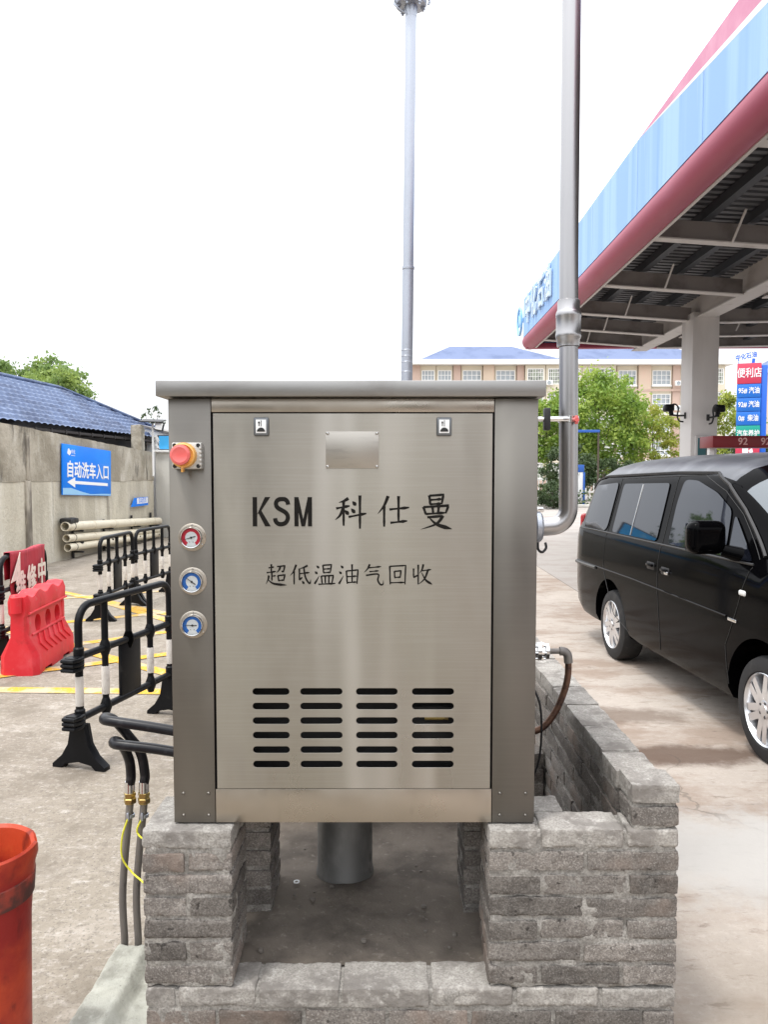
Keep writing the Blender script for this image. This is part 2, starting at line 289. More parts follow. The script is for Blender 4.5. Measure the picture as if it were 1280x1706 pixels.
# ------------------------------------------------------------------ mesh helpers
class B:
    def __init__(s): s.bm = bmesh.new(); s.mi = 0
    def _tag(s, faces):
        for f in faces: f.material_index = s.mi; f.smooth = True
    def poly(s, pts):
        f = s.bm.faces.new([s.bm.verts.new(p) for p in pts]); s._tag([f]); return f
    def box(s, lo, hi, bev=0.0, rot=None, seg=2):
        c = [(a + b) / 2 for a, b in zip(lo, hi)]; h = [(b - a) for a, b in zip(lo, hi)]
        mt = Matrix.Translation(c) @ (rot.to_4x4() if rot is not None else Matrix()) @ Matrix.Diagonal((*h, 1))
        r = bmesh.ops.create_cube(s.bm, size=1, matrix=mt)
        vs = r['verts']; es = list({e for v in vs for e in v.link_edges}); fs = list({f for v in vs for f in v.link_faces})
        s._tag(fs)
        if bev:
            q = bmesh.ops.bevel(s.bm, geom=es, offset=bev, segments=seg, affect='EDGES', profile=.5)
            s._tag(q['faces'])
    def tube(s, pts, r, n=12, cap=True):
        pts = [Vector(p) for p in pts]; N = len(pts)
        rr = r if isinstance(r, (list, tuple)) else [r] * N
        rings = []; up = None
        for i, p in enumerate(pts):
            t = (pts[min(i + 1, N - 1)] - pts[max(i - 1, 0)]).normalized()
            if up is None: up = Vector((0, 0, 1)) if abs(t.z) < .9 else Vector((1, 0, 0))
            a = (up - t * up.dot(t)).normalized(); up = a; b = t.cross(a)
            rings.append([s.bm.verts.new(p + (a * math.cos(2 * math.pi * k / n) + b * math.sin(2 * math.pi * k / n)) * rr[i]) for k in range(n)])
        fs = []
        for A, C in zip(rings, rings[1:]):
            for k in range(n): fs.append(s.bm.faces.new((A[k], A[(k + 1) % n], C[(k + 1) % n], C[k])))
        if cap: fs.append(s.bm.faces.new(rings[0][::-1])); fs.append(s.bm.faces.new(rings[-1]))
        s._tag(fs)
    def lathe(s, prof, n=32, mt=Matrix(), close=False):
        rings = []
        for (r, z) in prof:
            if r < 1e-6: rings.append([s.bm.verts.new(mt @ Vector((0, 0, z)))])
            else: rings.append([s.bm.verts.new(mt @ Vector((r * math.cos(2 * math.pi * k / n), r * math.sin(2 * math.pi * k / n), z))) for k in range(n)])
        fs = []
        pr = list(zip(rings, rings[1:])) + ([(rings[-1], rings[0])] if close else [])
        for A, C in pr:
            for k in range(n):
                k2 = (k + 1) % n
                if len(A) == 1 and len(C) == 1: continue
                if len(A) == 1: fs.append(s.bm.faces.new((A[0], C[k2], C[k])))
                elif len(C) == 1: fs.append(s.bm.faces.new((A[k], A[k2], C[0])))
                else: fs.append(s.bm.faces.new((A[k], A[k2], C[k2], C[k])))
        s._tag(fs)
    def cyl(s, p0, p1, r, n=16): s.tube([p0, p1], r, n)
    def prism(s, pts, vec):
        """closed outline pts (3D, planar) pushed along vec"""
        v = Vector(vec); A = [s.bm.verts.new(p) for p in pts]; C = [s.bm.verts.new(Vector(p) + v) for p in pts]; n = len(A)
        fs = [s.bm.faces.new(A[::-1]), s.bm.faces.new(C)] + [s.bm.faces.new((A[i], A[(i + 1) % n], C[(i + 1) % n], C[i])) for i in range(n)]
        s._tag(fs)
    def mesh(s, me, mt=Matrix()):
        n0 = len(s.bm.faces); v0 = len(s.bm.verts)
        s.bm.from_mesh(me); s.bm.verts.ensure_lookup_table(); s.bm.faces.ensure_lookup_table()
        for v in s.bm.verts[v0:]: v.co = mt @ v.co
        s._tag(s.bm.faces[n0:])
        bpy.data.meshes.remove(me)
    def rbox(s, lo, hi, r, step, amp=0, seed=0, freq=30, amp2=0, freq2=9):
        """box with rounded, noisy surface (bricks, mortar)"""
        lo = Vector(lo); hi = Vector(hi); c = (lo + hi) / 2; h = (hi - lo) / 2
        n = [max(2, min(40, round(2 * h[i] / step))) for i in range(3)]
        idx = {}
        off = Vector((seed * 7.13, seed * 3.71, seed * 5.37))
        def V(i, j, k):
            key = (i, j, k)
            if key in idx: return idx[key]
            p = Vector((-h.x + 2 * h.x * i / n[0], -h.y + 2 * h.y * j / n[1], -h.z + 2 * h.z * k / n[2]))
            q = Vector([max(-(h[a] - r), min(h[a] - r, p[a])) for a in range(3)])
            d = p - q
            if d.length > 1e-9: d.normalize(); pos = q + d * r
            else: pos = p; d = p.normalized()
            wq = pos + c
            disp = amp * noise.noise((wq + off) * freq) + (amp2 * noise.noise((wq + off) * freq2) if amp2 else 0)
            idx[key] = s.bm.verts.new(wq + d * disp); return idx[key]
        fs = []
        for a in range(3):
            b, c2 = (a + 1) % 3, (a + 2) % 3
            for side in (0, n[a]):
                for u in range(n[b]):
                    for v in range(n[c2]):
                        q = []
                        for du, dv in ((0, 0), (1, 0), (1, 1), (0, 1)):
                            k = [0, 0, 0]; k[a] = side; k[b] = u + du; k[c2] = v + dv; q.append(V(*k))
                        if side == 0: q.reverse()
                        fs.append(s.bm.faces.new(q))
        s._tag(fs)

def root_of(o):
    while o.parent: o = o.parent
    return o
def tag(o, label=None, cat=None, group=None, kind=None):
    if label: o['label'] = label
    if cat: o['category'] = cat
    if group: o['group'] = group
    if kind: o['kind'] = kind
    return o
def thing(name, label, cat, loc=(0, 0, 0), rotz=0.0, group=None):
    o = bpy.data.objects.new(name, None); COL.objects.link(o); o.empty_display_size = .2
    o.location = loc; o.rotation_euler = (0, 0, rotz)
    return tag(o, label, cat, group)
def obj(name, b, mats, parent=None, local=False, xf=None, sharp=38, flat=False):
    """one mesh object; coordinates are world ones unless local"""
    bm = b.bm if isinstance(b, B) else b
    if xf is not None: bm.transform(xf)
    o_loc = None
    if parent is not None and not local:
        r = root_of(parent)
        bm.transform((Matrix.Translation(r.location) @ r.rotation_euler.to_matrix().to_4x4()).inverted())
    bmesh.ops.recalc_face_normals(bm, faces=bm.faces[:]) if not getattr(b, 'keepn', False) else None
    me = bpy.data.meshes.new(name); bm.to_mesh(me); bm.free()
    for m in (mats if isinstance(mats, (list, tuple)) else [mats]): me.materials.append(m)
    if flat: me.shade_flat()
    else: me.set_sharp_from_angle(angle=R(sharp))
    o = bpy.data.objects.new(name, me); COL.objects.link(o)
    if parent is not None: o.parent = parent
    return o
def copy_tree(o, parent=None):
    c = o.copy(); COL.objects.link(c); c.parent = parent
    for ch in list(o.children): copy_tree(ch, c)
    return c
def eval_mesh(o):
    dg = bpy.context.evaluated_depsgraph_get()
    return bpy.data.meshes.new_from_object(o.evaluated_get(dg))
def text_mesh(body, size=1.0, ext=.0, bold=0.0, sx=1.0, align='CENTER', spacing=1.0):
    c = bpy.data.curves.new('t', 'FONT'); c.body = body; c.size = size; c.extrude = ext; c.offset = bold
    c.align_x = align; c.align_y = 'CENTER'; c.space_character = spacing; c.resolution_u = 4
    o = bpy.data.objects.new('t', c); COL.objects.link(o); o.scale = (sx, 1, 1)
    me = eval_mesh(o); me.transform(Matrix.Diagonal((sx, 1, 1, 1)))
    bpy.data.objects.remove(o); bpy.data.curves.remove(c); return me
def heavy_text(body, size, ext, h, sx=1.0, align='CENTER', spacing=1.0):
    """bold lettering: the same outlines laid five times, each a hair prouder"""
    me = text_mesh(body, size, ext, 0, sx, align, spacing); bm = bmesh.new()
    for k, (dx, dy) in enumerate(((0, 0), (h, 0), (-h, 0), (0, h), (0, -h))):
        c = me.copy(); c.transform(Matrix.Translation((dx, dy, .0004 * k))); bm.from_mesh(c); bpy.data.meshes.remove(c)
    bm.to_mesh(me); bm.free(); return me
def plate_mesh(outer, holes, thick, bev=0.0):
    """flat sheet with holes in XY, thickness along Z"""
    c = bpy.data.curves.new('p', 'CURVE'); c.dimensions = '2D'; c.fill_mode = 'BOTH'; c.extrude = thick / 2; c.bevel_depth = bev; c.bevel_resolution = 1
    for pts in [outer] + list(holes):
        sp = c.splines.new('POLY'); sp.points.add(len(pts) - 1); sp.use_cyclic_u = True
        for q, (x, y) in zip(sp.points, pts): q.co = (x, y, 0, 1)
    o = bpy.data.objects.new('p', c); COL.objects.link(o); me = eval_mesh(o)
    bpy.data.objects.remove(o); bpy.data.curves.remove(c); return me
def boolean(ob, cutters):
    for k in cutters:
        md = ob.modifiers.new('b', 'BOOLEAN'); md.operation = 'DIFFERENCE'; md.object = k; md.solver = 'EXACT'
    me = eval_mesh(ob); ob.modifiers.clear()
    old = ob.data; ob.data = me; bpy.data.meshes.remove(old)
    for k in cutters: d = k.data; bpy.data.objects.remove(k); bpy.data.meshes.remove(d)
    me.set_sharp_from_angle(angle=R(38))
FRONT = Matrix(((1, 0, 0, 0), (0, 0, -1, 0), (0, 1, 0, 0), (0, 0, 0, 1)))     # local XY -> world XZ, local +Z -> world -Y (towards camera)
def at(x, y, z): return Matrix.Translation((x, y, z))
def arc(cx, cy, r, a0, a1, n): return [(cx + r * math.cos(R(a0 + (a1 - a0) * i / n)), cy + r * math.sin(R(a0 + (a1 - a0) * i / n))) for i in range(n + 1)]
def smooth_path(pts, n=8):
    P = [Vector(p) for p in pts]; out = []
    for i in range(len(P) - 1):
        a = P[max(i - 1, 0)]; b = P[i]; c = P[i + 1]; d = P[min(i + 2, len(P) - 1)]
        for k in range(n):
            t = k / n
            out.append(.5 * ((2 * b) + (c - a) * t + (2 * a - 5 * b + 4 * c - d) * t * t + (3 * b - a - 3 * c + d) * t ** 3))
    out.append(P[-1]); return out

# ------------------------------------------------------------------ ground and painted hatching
b = B(); b.poly([(-400, -200, 0), (400, -200, 0), (400, 700, 0), (-400, 700, 0)])
tag(obj('ground', b, ground_m), kind='structure')
b = B()
def stripe(x0, y0, x1, y1, wd=.13, k=[0]):
    d = Vector((x1 - x0, y1 - y0, 0)).normalized(); q = Vector((-d.y, d.x, 0)) * wd / 2; k[0] += 1
    z = .004 + .0006 * (k[0] % 7)
    a = Vector((x0, y0, z)); c = Vector((x1, y1, z)); b.poly([a - q, c - q, c + q, a + q])
stripe(-5.6, 6.0, -.9, 5.83, .15)
stripe(-3.75, 10.05, -.95, 7.1); stripe(-3.35, 7.62, -1.2, 5.9); stripe(-5.2, 11.3, -2.2, 8.75); stripe(-4.6, 8.6, -3.0, 7.3)
stripe(-3.75, 5.92, -1.0, 7.72); stripe(-3.1, 7.40, -1.0, 9.1); stripe(-4.2, 8.2, -1.6, 9.75); stripe(-4.6, 10.0, -2.4, 11.2)
stripe(-5.2, 6.6, -3.3, 8.1)
tag(obj('hatch_marking', b, yellow_m), kind='structure')

# ------------------------------------------------------------------ brick plinth with its pit wall
plinth = thing('brick_plinth', 'rough grey brick plinth with sill and pit wall carrying the steel cabinet', 'brick plinth', (0, 2.3, 0))
PITCH, BH = .067, .0535
rnd = random.Random(3)
def bricks(name, x0, x1, y0, y1, ztops, along='x', unit=.245, phase=0.0, step=.016, joint=.011, smear=False):
    b = B(); k = 0
    lo_z = min(ztops) - BH - .01; hi_z = max(ztops) - .006
    ins = .0056
    b.mi = 1
    b.rbox((x0 + ins, y0 + ins, max(lo_z, .0)), (x1 - ins, y1 - ins, hi_z), .004, step * .62, .0066, 11 + len(name), 36, .0075, 11)
    b.mi = 0
    a0, a1 = (x0, x1) if along == 'x' else (y0, y1)
    for ci, zt in enumerate(ztops):
        p = a0 - (unit * (phase + (.5 if ci % 2 else 0)) % unit)
        cuts = [a0]
        while p < a1 - .03:
            if p > a0 + .05: cuts.append(p + rnd.uniform(-.008, .008))
            p += unit
        if a1 - cuts[-1] < .05 and len(cuts) > 1: cuts.pop()
        cuts.append(a1)
        b.mi = 2 if ci == 0 and smear else 0
        for s0, s1 in zip(cuts, cuts[1:]):
            k += 1
            j0 = joint / 2 if s0 > a0 + .001 else 0; j1 = joint / 2 if s1 < a1 - .001 else 0
            dz = rnd.uniform(-.0025, .0025); d1 = rnd.uniform(-.003, .003); d2 = rnd.uniform(-.003, .003)
            if along == 'x': lo = (s0 + j0, y0 + d1, zt - BH + dz); hi = (s1 - j1, y1 + d2, zt + dz)
            else: lo = (x0 + d1, s0 + j0, zt - BH + dz); hi = (x1 + d2, s1 - j1, zt + dz)
            b.rbox(lo, hi, rnd.uniform(.003, .0065), step * .66, .0026, k + ci * 37, 75, .0030, 20)
    return obj(name, b, [brick_m, mortar_m, smear_m], plinth, sharp=60)
T0 = .672
tops = [T0 - PITCH * k for k in range(7)]          # seven courses above the sill
low = [T0 - PITCH * k for k in range(7, 11)]       # the sill course and those below
fine = .012
bricks('front_pier', -.693, -.437, 2.16, 2.40, tops, phase=0, step=fine, smear=True)
bricks('front_wall', .302, .845, 2.16, 2.28, tops, phase=.40, step=fine, smear=True)
bricks('front_pier', .304, .543, 2.288, 2.40, tops, phase=.53, step=.016, smear=True)
bricks('corner_pier', .708, .845, 2.16, 2.285, [T0 + PITCH * 2, T0 + PITCH], phase=.1, unit=.29, step=fine, smear=True)
bricks('sill_wall', -.690, .842, 2.158, 2.283, low, phase=.66, step=fine, smear=True)
bricks('rear_pier', -.62, -.385, 2.57, 2.80, tops + low[:1], phase=0, step=.02)
bricks('rear_pier', .272, .51, 2.57, 2.80, tops + low[:1], phase=0, step=.02)
bricks('side_wall', .705, .832, 2.294, 4.7, [T0 + PITCH * 2 - .012 - PITCH * k for k in range(12)], along='y', phase=.3, step=.02, smear=True)
bricks('rear_wall', -.69, .695, 3.3, 3.42, [T0 - PITCH * k for k in range(3, 11)], phase=.2, step=.03)
bricks('retaining_wall', -.69, -.575, 2.29, 3.29, low, along='y', phase=.2, step=.025)
# sandy fill inside the plinth
b = B(); nx, ny = 90, 70
gv = []
for j in range(ny + 1):
    row = []
    for i in range(nx + 1):
        x = -.57 + 1.27 * i / nx; y = 2.288 + 1.01 * j / ny
        z = .192 + .016 * noise.noise(Vector((x * 5, y * 5, 1))) + .006 * noise.noise(Vector((x * 22, y * 22, 3)))
        row.append(b.bm.verts.new((x, y, z)))
    gv.append(row)
for j in range(ny):
    for i in range(nx): b._tag([b.bm.faces.new((gv[j][i], gv[j][i + 1], gv[j + 1][i + 1], gv[j + 1][i]))])
tag(obj('sand', b, sand_m), kind='stuff')
b = B(); b.poly([(.556, 2.295, .012), (.70, 2.295, .012), (.70, 3.29, .012), (.556, 3.29, .012)]); b.poly([(-.55, 3.43, .013), (.70, 3.43, .013), (.70, 4.6, .013), (-.55, 4.6, .013)]); tag(obj('added_dark_pit_floor', b, sand_m), kind='structure')  # dark floor added in the pit to cut light bouncing onto its walls
b = B()
for i in range(24):
    x, y, r = rnd.uniform(-.4, .27), rnd.uniform(2.33, 3.0), rnd.choice([.003, .004, .005, .006, .009])
    b.rbox((x - r, y - r * .8, .196 - r * .3), (x + r, y + r * .8, .196 + r), r * .5, r * .7, r * .3, i, 90)
tag(obj('pebbles', b, pebble_m), kind='stuff')
b = B(); b.lathe([(.007, 0), (.0115, 0), (.0115, .003), (.007, .003)], 24, at(-.318, 2.735, .206), close=True)
tag(obj('steel_washer', b, sign_white), 'small pale washer lying on the sandy floor under the cabinet', 'washer')

# mortar haunch by the plinth, bottom left
b = B(); nh, mh = 60, 34; rows = []
for j in range(nh + 1):
    y = 1.85 + .86 * j / nh; row = []
    for i in range(mh + 1):
        u = i / mh; xl = -.965 - (2.3 - y) * .05 + .012 * noise.noise(Vector((0, y * 14, 2))); x = xl + (-.692 - xl) * u
        f = min(1, max(0, (2.655 + .03 * noise.noise(Vector((x * 20, 1, 5))) - y) / .05))
        z = (.052 * min(1, u / .10) if u < .48 else .052 - .040 * min(1, (u - .48) / .13)) * f
        z += .006 * noise.noise(Vector((x * 30, y * 30, 0))) * f + .010 * noise.noise(Vector((x * 8, y * 8, 7))) * f * min(1, u * 6) - (.01 if f < .05 else 0)
        row.append(b.bm.verts.new((x, y, z)))
    rows.append(row)
for A, C in zip(rows, rows[1:]):
    for i in range(mh): b._tag([b.bm.faces.new((A[i], A[i + 1], C[i + 1], C[i]))])
tag(obj('mortar_kerb', b, haunch_m, sharp=50), 'low pale strip of mortar running along the foot of the brick plinth', 'mortar strip')

# ------------------------------------------------------------------ steel cabinet
cabinet = thing('steel_cabinet', 'stainless steel vapour recovery cabinet with black lettering standing on the brick plinth', 'cabinet', (-.087, 2.6, .674))
CX0, CX1, CZ0, CZ1, CY = -.611, .437, .676, 1.903, 2.2
b = B()
for lo, hi in (((CX0 + .002, CY + .04, CZ0), (CX0 + .004, 2.95, CZ1 - .002)), ((CX1 - .004, CY + .04, CZ0), (CX1 - .002, 2.95, CZ1 - .002)),
               ((CX0 + .005, 2.948, CZ0), (CX1 - .005, 2.95, CZ1 - .002)), ((CX0 + .006, CY + .04, CZ0 + .002), (CX1 - .006, 2.946, CZ0 + .004))):
    b.box(lo, hi)
obj('shell', b, steel_post, cabinet)
b = B(); b.box((-.5, CY + .12, CZ0 + .02), (.33, 2.9, CZ1 - .02)); b.box((.07, CY + .06, .9), (.25, CY + .1, 1.0), .004)  # near-black box gives the slots the dark of the unlit hollow inside
obj('dark_inner_box', b, dark_in, cabinet)
b = B(); b.cyl((.12, CY + .05, .972), (.19, CY + .05, .972), .009); b.box((.176, CY + .043, .966), (.19, CY + .058, .986), .002)
obj('inner_pipe', b, brass, cabinet)
def post(x0, x1, scr):
    b = B(); b.box((x0, CY, CZ0), (x1, CY + .045, CZ1 - .001), .0022)
    for x in scr:
        for z in (.763, .698): b.lathe([(0, .0038), (.0025, .0036), (.0046, .002), (.0052, 0)], 14, at(x, CY + .0002, z) @ FRONT)
    return obj('corner_post', b, steel_post, cabinet)
post(CX0, -.4905, (-.583, -.510)); post(.3135, CX1, (.337, .412))
b = B(); b.box((-.4895, CY + .002, 1.8635), (.3125, CY + .045, CZ1 - .001), .0018); obj('top_rail', b, steel_rail, cabinet)
b = B(); b.box((-.4895, CY + .001, CZ0), (.3125, CY + .045, .7755), .0018); obj('bottom_rail', b, steel_rail, cabinet)
b = B(); b.box((-.4895, CY + .012, .776), (.3125, CY + .018, 1.863)); 
fr = plate_mesh([(-.4895, .776), (.3125, .776), (.3125, 1.863), (-.4895, 1.863)], [[(-.46, .80), (.285, .80), (.285, 1.835), (-.46, 1.835)]], .006)
b.bm.free(); b = B(); b.mesh(fr, at(0, CY + .016, 0) @ FRONT); obj('door_gasket', b, black_gap, cabinet)
b = B()      # lid: turned-down edge
b.box((-.637, 2.168, 1.905), (.4525, 2.99, 1.949), .003)
obj('lid', b, steel_lid, cabinet)
# door with 24 slots
holes = []
def slot(x0, x1, z, h=.0212):
    r = h / 2
    return [(x, zz) for x, zz in arc(x0 + r, z, r, 90, 270, 8) + arc(x1 - r, z, r, -90, 90, 8)]
for x0, x1 in ((-.380, -.272), (-.2425, -.119), (-.0815, .040), (.080, .2025)):
    for k in range(6): holes.append(slot(x0, x1, 1.063 - .0426 * k))
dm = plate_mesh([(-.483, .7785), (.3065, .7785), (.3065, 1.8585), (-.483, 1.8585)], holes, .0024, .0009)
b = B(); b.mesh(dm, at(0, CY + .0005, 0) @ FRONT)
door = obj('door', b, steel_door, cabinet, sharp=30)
DY = CY - .0018
# raised, hand-brushed characters (regular script), each stroke its own tapered ribbon
W = {'h': (.75, .55, .55, .95, .35), 's': (.95, .75, .68, .78, .55), 'p': (1.0, .95, .75, .45, .05), 'n': (.3, .55, .95, 1.25, .05), 'd': (.12, .7, 1.15, 1.1, .3), 'c': (.7, .7, .85, .75, .55), 'g': (.8, .8, .85, .8, .06)}
GL = {
'科': 'p44,88 30,80 14,75;h6,57 48,65;s29,78 29,4;p28,58 18,36 3,22;d32,52 45,38;d56,79 67,66;d52,57 64,43;h44,31 99,42;s79,97 79,-5',
'仕': 'p34,95 22,66 2,40;s22,64 22,1;h38,54 99,60;s66,95 66,16;h41,13 93,19',
'曼': 's30,97 33,68;c30,96 73,99 68,70;h34,83 69,86;h33,70 68,72;s12,62 20,38;c12,61 89,66 80,42;s40,60 42,42;s59,61 57,43;h20,40 80,44;c24,30 72,34;p72,35 52,10 4,-7;n30,29 54,8 100,-6',
'超': 'h14,80 40,84;s27,97 27,59;h5,57 49,63;s29,59 29,19;h29,40 47,43;p15,44 12,26 1,3;n9,26 38,5 100,-2;c54,86 91,90 84,60;g84,62 74,64;p70,88 64,70 50,56;s58,44 62,16;c58,43 91,47 84,18;h62,20 85,22',
'低': 'p30,95 18,64 1,42;s20,64 20,1;p84,91 64,81 44,75;s45,77 45,22;g44,22 60,36;h45,52 93,58;g66,80 74,34 93,6 99,26;d57,18 68,4',
'温': 'd11,91 24,78;d3,63 16,51;p2,4 12,20 25,44;s42,93 45,54;c42,92 82,95 76,56;h46,74 76,76;h45,57 77,59;s34,42 38,6;c34,41 91,44 84,8;s52,40 53,8;s70,41 69,8;h20,2 101,6',
'油': 'd11,91 24,78;d3,63 16,51;p2,4 12,20 25,44;s38,66 42,4;c38,65 93,70 88,4;h42,38 88,41;s65,97 65,10;h42,10 88,13',
'气': 'p34,97 24,76 7,57;h30,80 88,86;h32,62 77,66;g16,44 73,50 72,22 84,1 97,3 98,22',
'回': 's14,88 16,1;c14,87 89,91 86,1;s36,64 38,30;c36,63 67,66 63,32;h38,34 64,36;h16,9 86,11',
'收': 's12,77 12,36;g11,34 35,46;s34,95 34,1;p58,97 52,72 39,53;h52,66 95,72;p80,70 64,28 34,1;n50,58 70,22 101,1'}
def glyph(b, ch, ox, oz, size, pen, y0):
    for si, st in enumerate(GL[ch].split(';')):
        ty = st[0]; pts = [Vector((float(a.split(',')[0]), float(a.split(',')[1]), 0)) for a in st[1:].split(' ')]
        if ty in 'pn' and len(pts) > 2 or ty == 'g' and len(pts) > 2: P = smooth_path(pts, 6)
        elif ty == 'c' and len(pts) > 2: P = [pts[0].lerp(pts[1], t / 5) for t in range(6)] + [pts[1].lerp(pts[2], t / 5) for t in range(1, 6)]
        else: P = [pts[0].lerp(pts[-1], t / 8) for t in range(9)]
        wl = W[ty]; n = len(P); L = []; Rr = []
        for i, p in enumerate(P):
            t = (P[min(i + 1, n - 1)] - P[max(i - 1, 0)]).normalized(); q = Vector((-t.y, t.x, 0))
            u = i / (n - 1) * (len(wl) - 1); k = min(int(u), len(wl) - 2); wv = (wl[k] + (wl[k + 1] - wl[k]) * (u - k)) * pen / 2
            L.append(p + q * wv); Rr.append(p - q * wv)
        y = y0 - .00035 - .00008 * si
        V3 = lambda p: b.bm.verts.new((ox + p.x / 100 * size, y, oz + p.y / 100 * size))
        LV = [V3(p) for p in L]; RV = [V3(p) for p in Rr]
        for i in range(n - 1): b._tag([b.bm.faces.new((LV[i], RV[i], RV[i + 1], LV[i + 1]))])
b = B()
for ch, x in zip('科仕曼', (-.142, -.020, .101)): glyph(b, ch, x, 1.538, .093, 10.2, DY)
lt = obj('lettering', b, ink, door, flat=True)
b = B()
for i, ch in enumerate('超低温油气回收'): glyph(b, ch, -.3385 + .0693 * i, 1.373, .0605, 10.0, DY)
obj('lettering', b, ink, door, flat=True)
b = B(); pz, ph = 1.540, .0835
def ribbon(pts, wd, y):
    n = len(pts); P = [Vector((p[0], p[1], 0)) for p in pts]; LV = []; RV = []
    for i, p in enumerate(P):
        t = (P[min(i + 1, n - 1)] - P[max(i - 1, 0)]).normalized(); q = Vector((-t.y, t.x, 0)) * wd / 2
        for Ls, v in ((LV, p + q), (RV, p - q)): Ls.append(b.bm.verts.new((-.374 + v.x / 100 * ph * .96, y, pz + v.y / 100 * ph)))
    for i in range(n - 1): b._tag([b.bm.faces.new((LV[i], RV[i], RV[i + 1], LV[i + 1]))])
y_ = DY - .0004
ribbon([(8, 0), (8, 100)], 16, y_); 
b._tag([b.bm.faces.new([b.bm.verts.new((-.374 + x / 100 * ph * .96, y_ - .0001, pz + z / 100 * ph)) for x, z in ((16, 42), (44, 100), (63, 100), (31, 54), (64, 0), (44, 0), (21, 44))])])
S_ = [(126, 74), (124, 84), (115, 92), (104, 93), (92, 91), (84, 83), (84, 71), (91, 62), (104, 55), (117, 47), (124, 37), (124, 24), (116, 12), (103, 7.5), (91, 9), (82, 17), (79.5, 28)]
ribbon(smooth_path([(x, z, 0) for x, z in S_], 4), 15, y_ - .0002)
for k, poly in enumerate((((148, 0), (163, 0), (163, 100), (148, 100)), ((196, 0), (211, 0), (211, 100), (196, 100)), ((163, 100), (152, 100), (173, 0), (185, 0)), ((196, 100), (207, 100), (186, 0), (174, 0)))):
    b._tag([b.bm.faces.new([b.bm.verts.new((-.374 + x / 100 * ph * .96, y_ - .0003 - .0001 * k, pz + z / 100 * ph)) for x, z in poly])])
obj('lettering', b, ink, door, flat=True)
# latches
for x in (-.347, .170):
    b = B(); b.box((x - .0215, DY - .007, 1.7965), (x + .0215, DY, 1.8485), .004)
    la = obj('latch', b, latch_m, door)
    b = B(); b.box((x - .0145, DY - .0082, 1.804), (x + .0145, DY - .0072, 1.842), .0008); pl = obj('plate', b, sign_white, la)
    b = B(); pts = [(px, DY - .0094, pz) for px, pz in arc(x, 1.808, .0115, 0, 180, 12)]
    b.prism(pts, (0, .001, 0)); b.box((x - .0005, DY - .0092, 1.823), (x + .0012, DY - .0083, 1.840))
    b.prism([(x - .009, DY - .0092, 1.832), (x - .0055, DY - .0092, 1.838), (x - .002, DY - .0092, 1.832)], (0, .001, 0)); b.box((x - .0066, DY - .0092, 1.824), (x - .0044, DY - .0083, 1.8318))
    obj('keyhole', b, black_gap, la)
# name plate (blank, faintly embossed)
b = B(); b.box((-.165, DY - .0025, 1.705), (-.015, DY - .0002, 1.809), .0009)
npl = obj('nameplate', b, plate_m, door)
for x in (-.160, -.020):
    for z in (1.710, 1.804):
        b = B(); b.lathe([(0, .0045), (.0028, .0042), (.0045, .002), (.005, 0)], 14, at(x, DY - .0025, z) @ FRONT); obj('screw', b, chrome, npl)
# pressure gauges
for z, ring, ang in ((1.509, dial_red, 16), (1.383, dial_blue, -36), (1.258, dial_blue, 0)):
    g = at(-.547, CY, z) @ FRONT
    b = B(); b.lathe([(.030, 0), (.0395, 0), (.0395, .0022), (.038, .0032), (.030, .0032)], 48, g)
    ga = obj('pressure_gauge', b, steel_rail, cabinet)
    b = B(); b.lathe([(.0312, .003), (.0305, .018), (.0292, .0200), (.0275, .0195), (.0272, .013)], 48, g); obj('bezel', b, chrome, ga)
    for a in (90, 215, 325): b = B(); b.lathe([(0, .0062), (.0022, .0058), (.003, .0032)], 10, g @ at(.0352 * math.cos(R(a)), .0352 * math.sin(R(a)), 0)); obj('screw', b, chrome, ga)
    b = B(); b.lathe([(0, .0135), (.0273, .0135)], 40, g); b.keepn = True; dl = obj('dial', b, dial_white, ga)
    b = B(); sec = arc(0, 0, .0270, -56, 236, 40) + arc(0, 0, .0172, 236, -56, 40)
    b.prism([g @ Vector((x, y, .0137)) for x, y in sec], (0, -.0003, 0)); obj('scale_band', b, ring, dl)
    b = B(); d = Vector((math.cos(R(ang)), math.sin(R(ang)), 0)); q = Vector((-d.y, d.x, 0))
    b.prism([g @ (v + Vector((0, 0, .0155))) for v in (d * .0125 + q * .0014, d * .0125 - q * .0014, -d * .021 - q * .0005, -d * .021 + q * .0005)], (0, -.0005, 0))
    b.lathe([(0, .0165), (.003, .0165), (.003, .0145)], 14, g)
    b.lathe([(0, .0145), (.0012, .0145)], 8, g @ at(-.005, -.0125, 0)); b.lathe([(0, .0145), (.0012, .0145)], 8, g @ at(.005, -.0125, 0))
    obj('needle', b, black_gap, dl)
# emergency stop
ex, ez = -.553, 1.740
b = B(); b.box((ex - .042, CY - .030, ez - .0375), (ex + .042, CY, ez + .0375), .005)
for k in range(5): b.box((ex + .036, CY - .034, ez + .022 - .0115 * k - .0035), (ex + .0425, CY - .004, ez + .022 - .0115 * k + .0035), .001)
es = obj('emergency_stop', b, alu, cabinet)
for sx in (-1, 1):
    for sz in (-1, 1):
        b = B(); b.lathe([(.0058, .0303), (.0058, .0312), (.0034, .0312), (.0034, .0305), (0, .0305)], 14, at(ex + sx * .033, CY, ez + sz * .029) @ FRONT); obj('screw', b, dark_in, es)
b = B(); b.lathe([(.036, .030), (.036, .042), (.0335, .050), (.030, .052), (.026, .046), (0, .046)], 40, at(ex - .006, CY, ez + .001) @ FRONT); b.box((ex - .011, CY - .05, ez - .046), (ex - .005, CY - .03, ez - .03), .001)
obj('guard_ring', b, yellow_pl, es)
b = B(); b.lathe([(.012, .046), (.014, .056), (.025, .060), (.0285, .066), (.0275, .071), (.021, .0735), (.019, .0725), (0, .0735)], 40, at(ex - .008, CY, ez + .002) @ FRONT)
obj('push_button', b, stop_red, es)

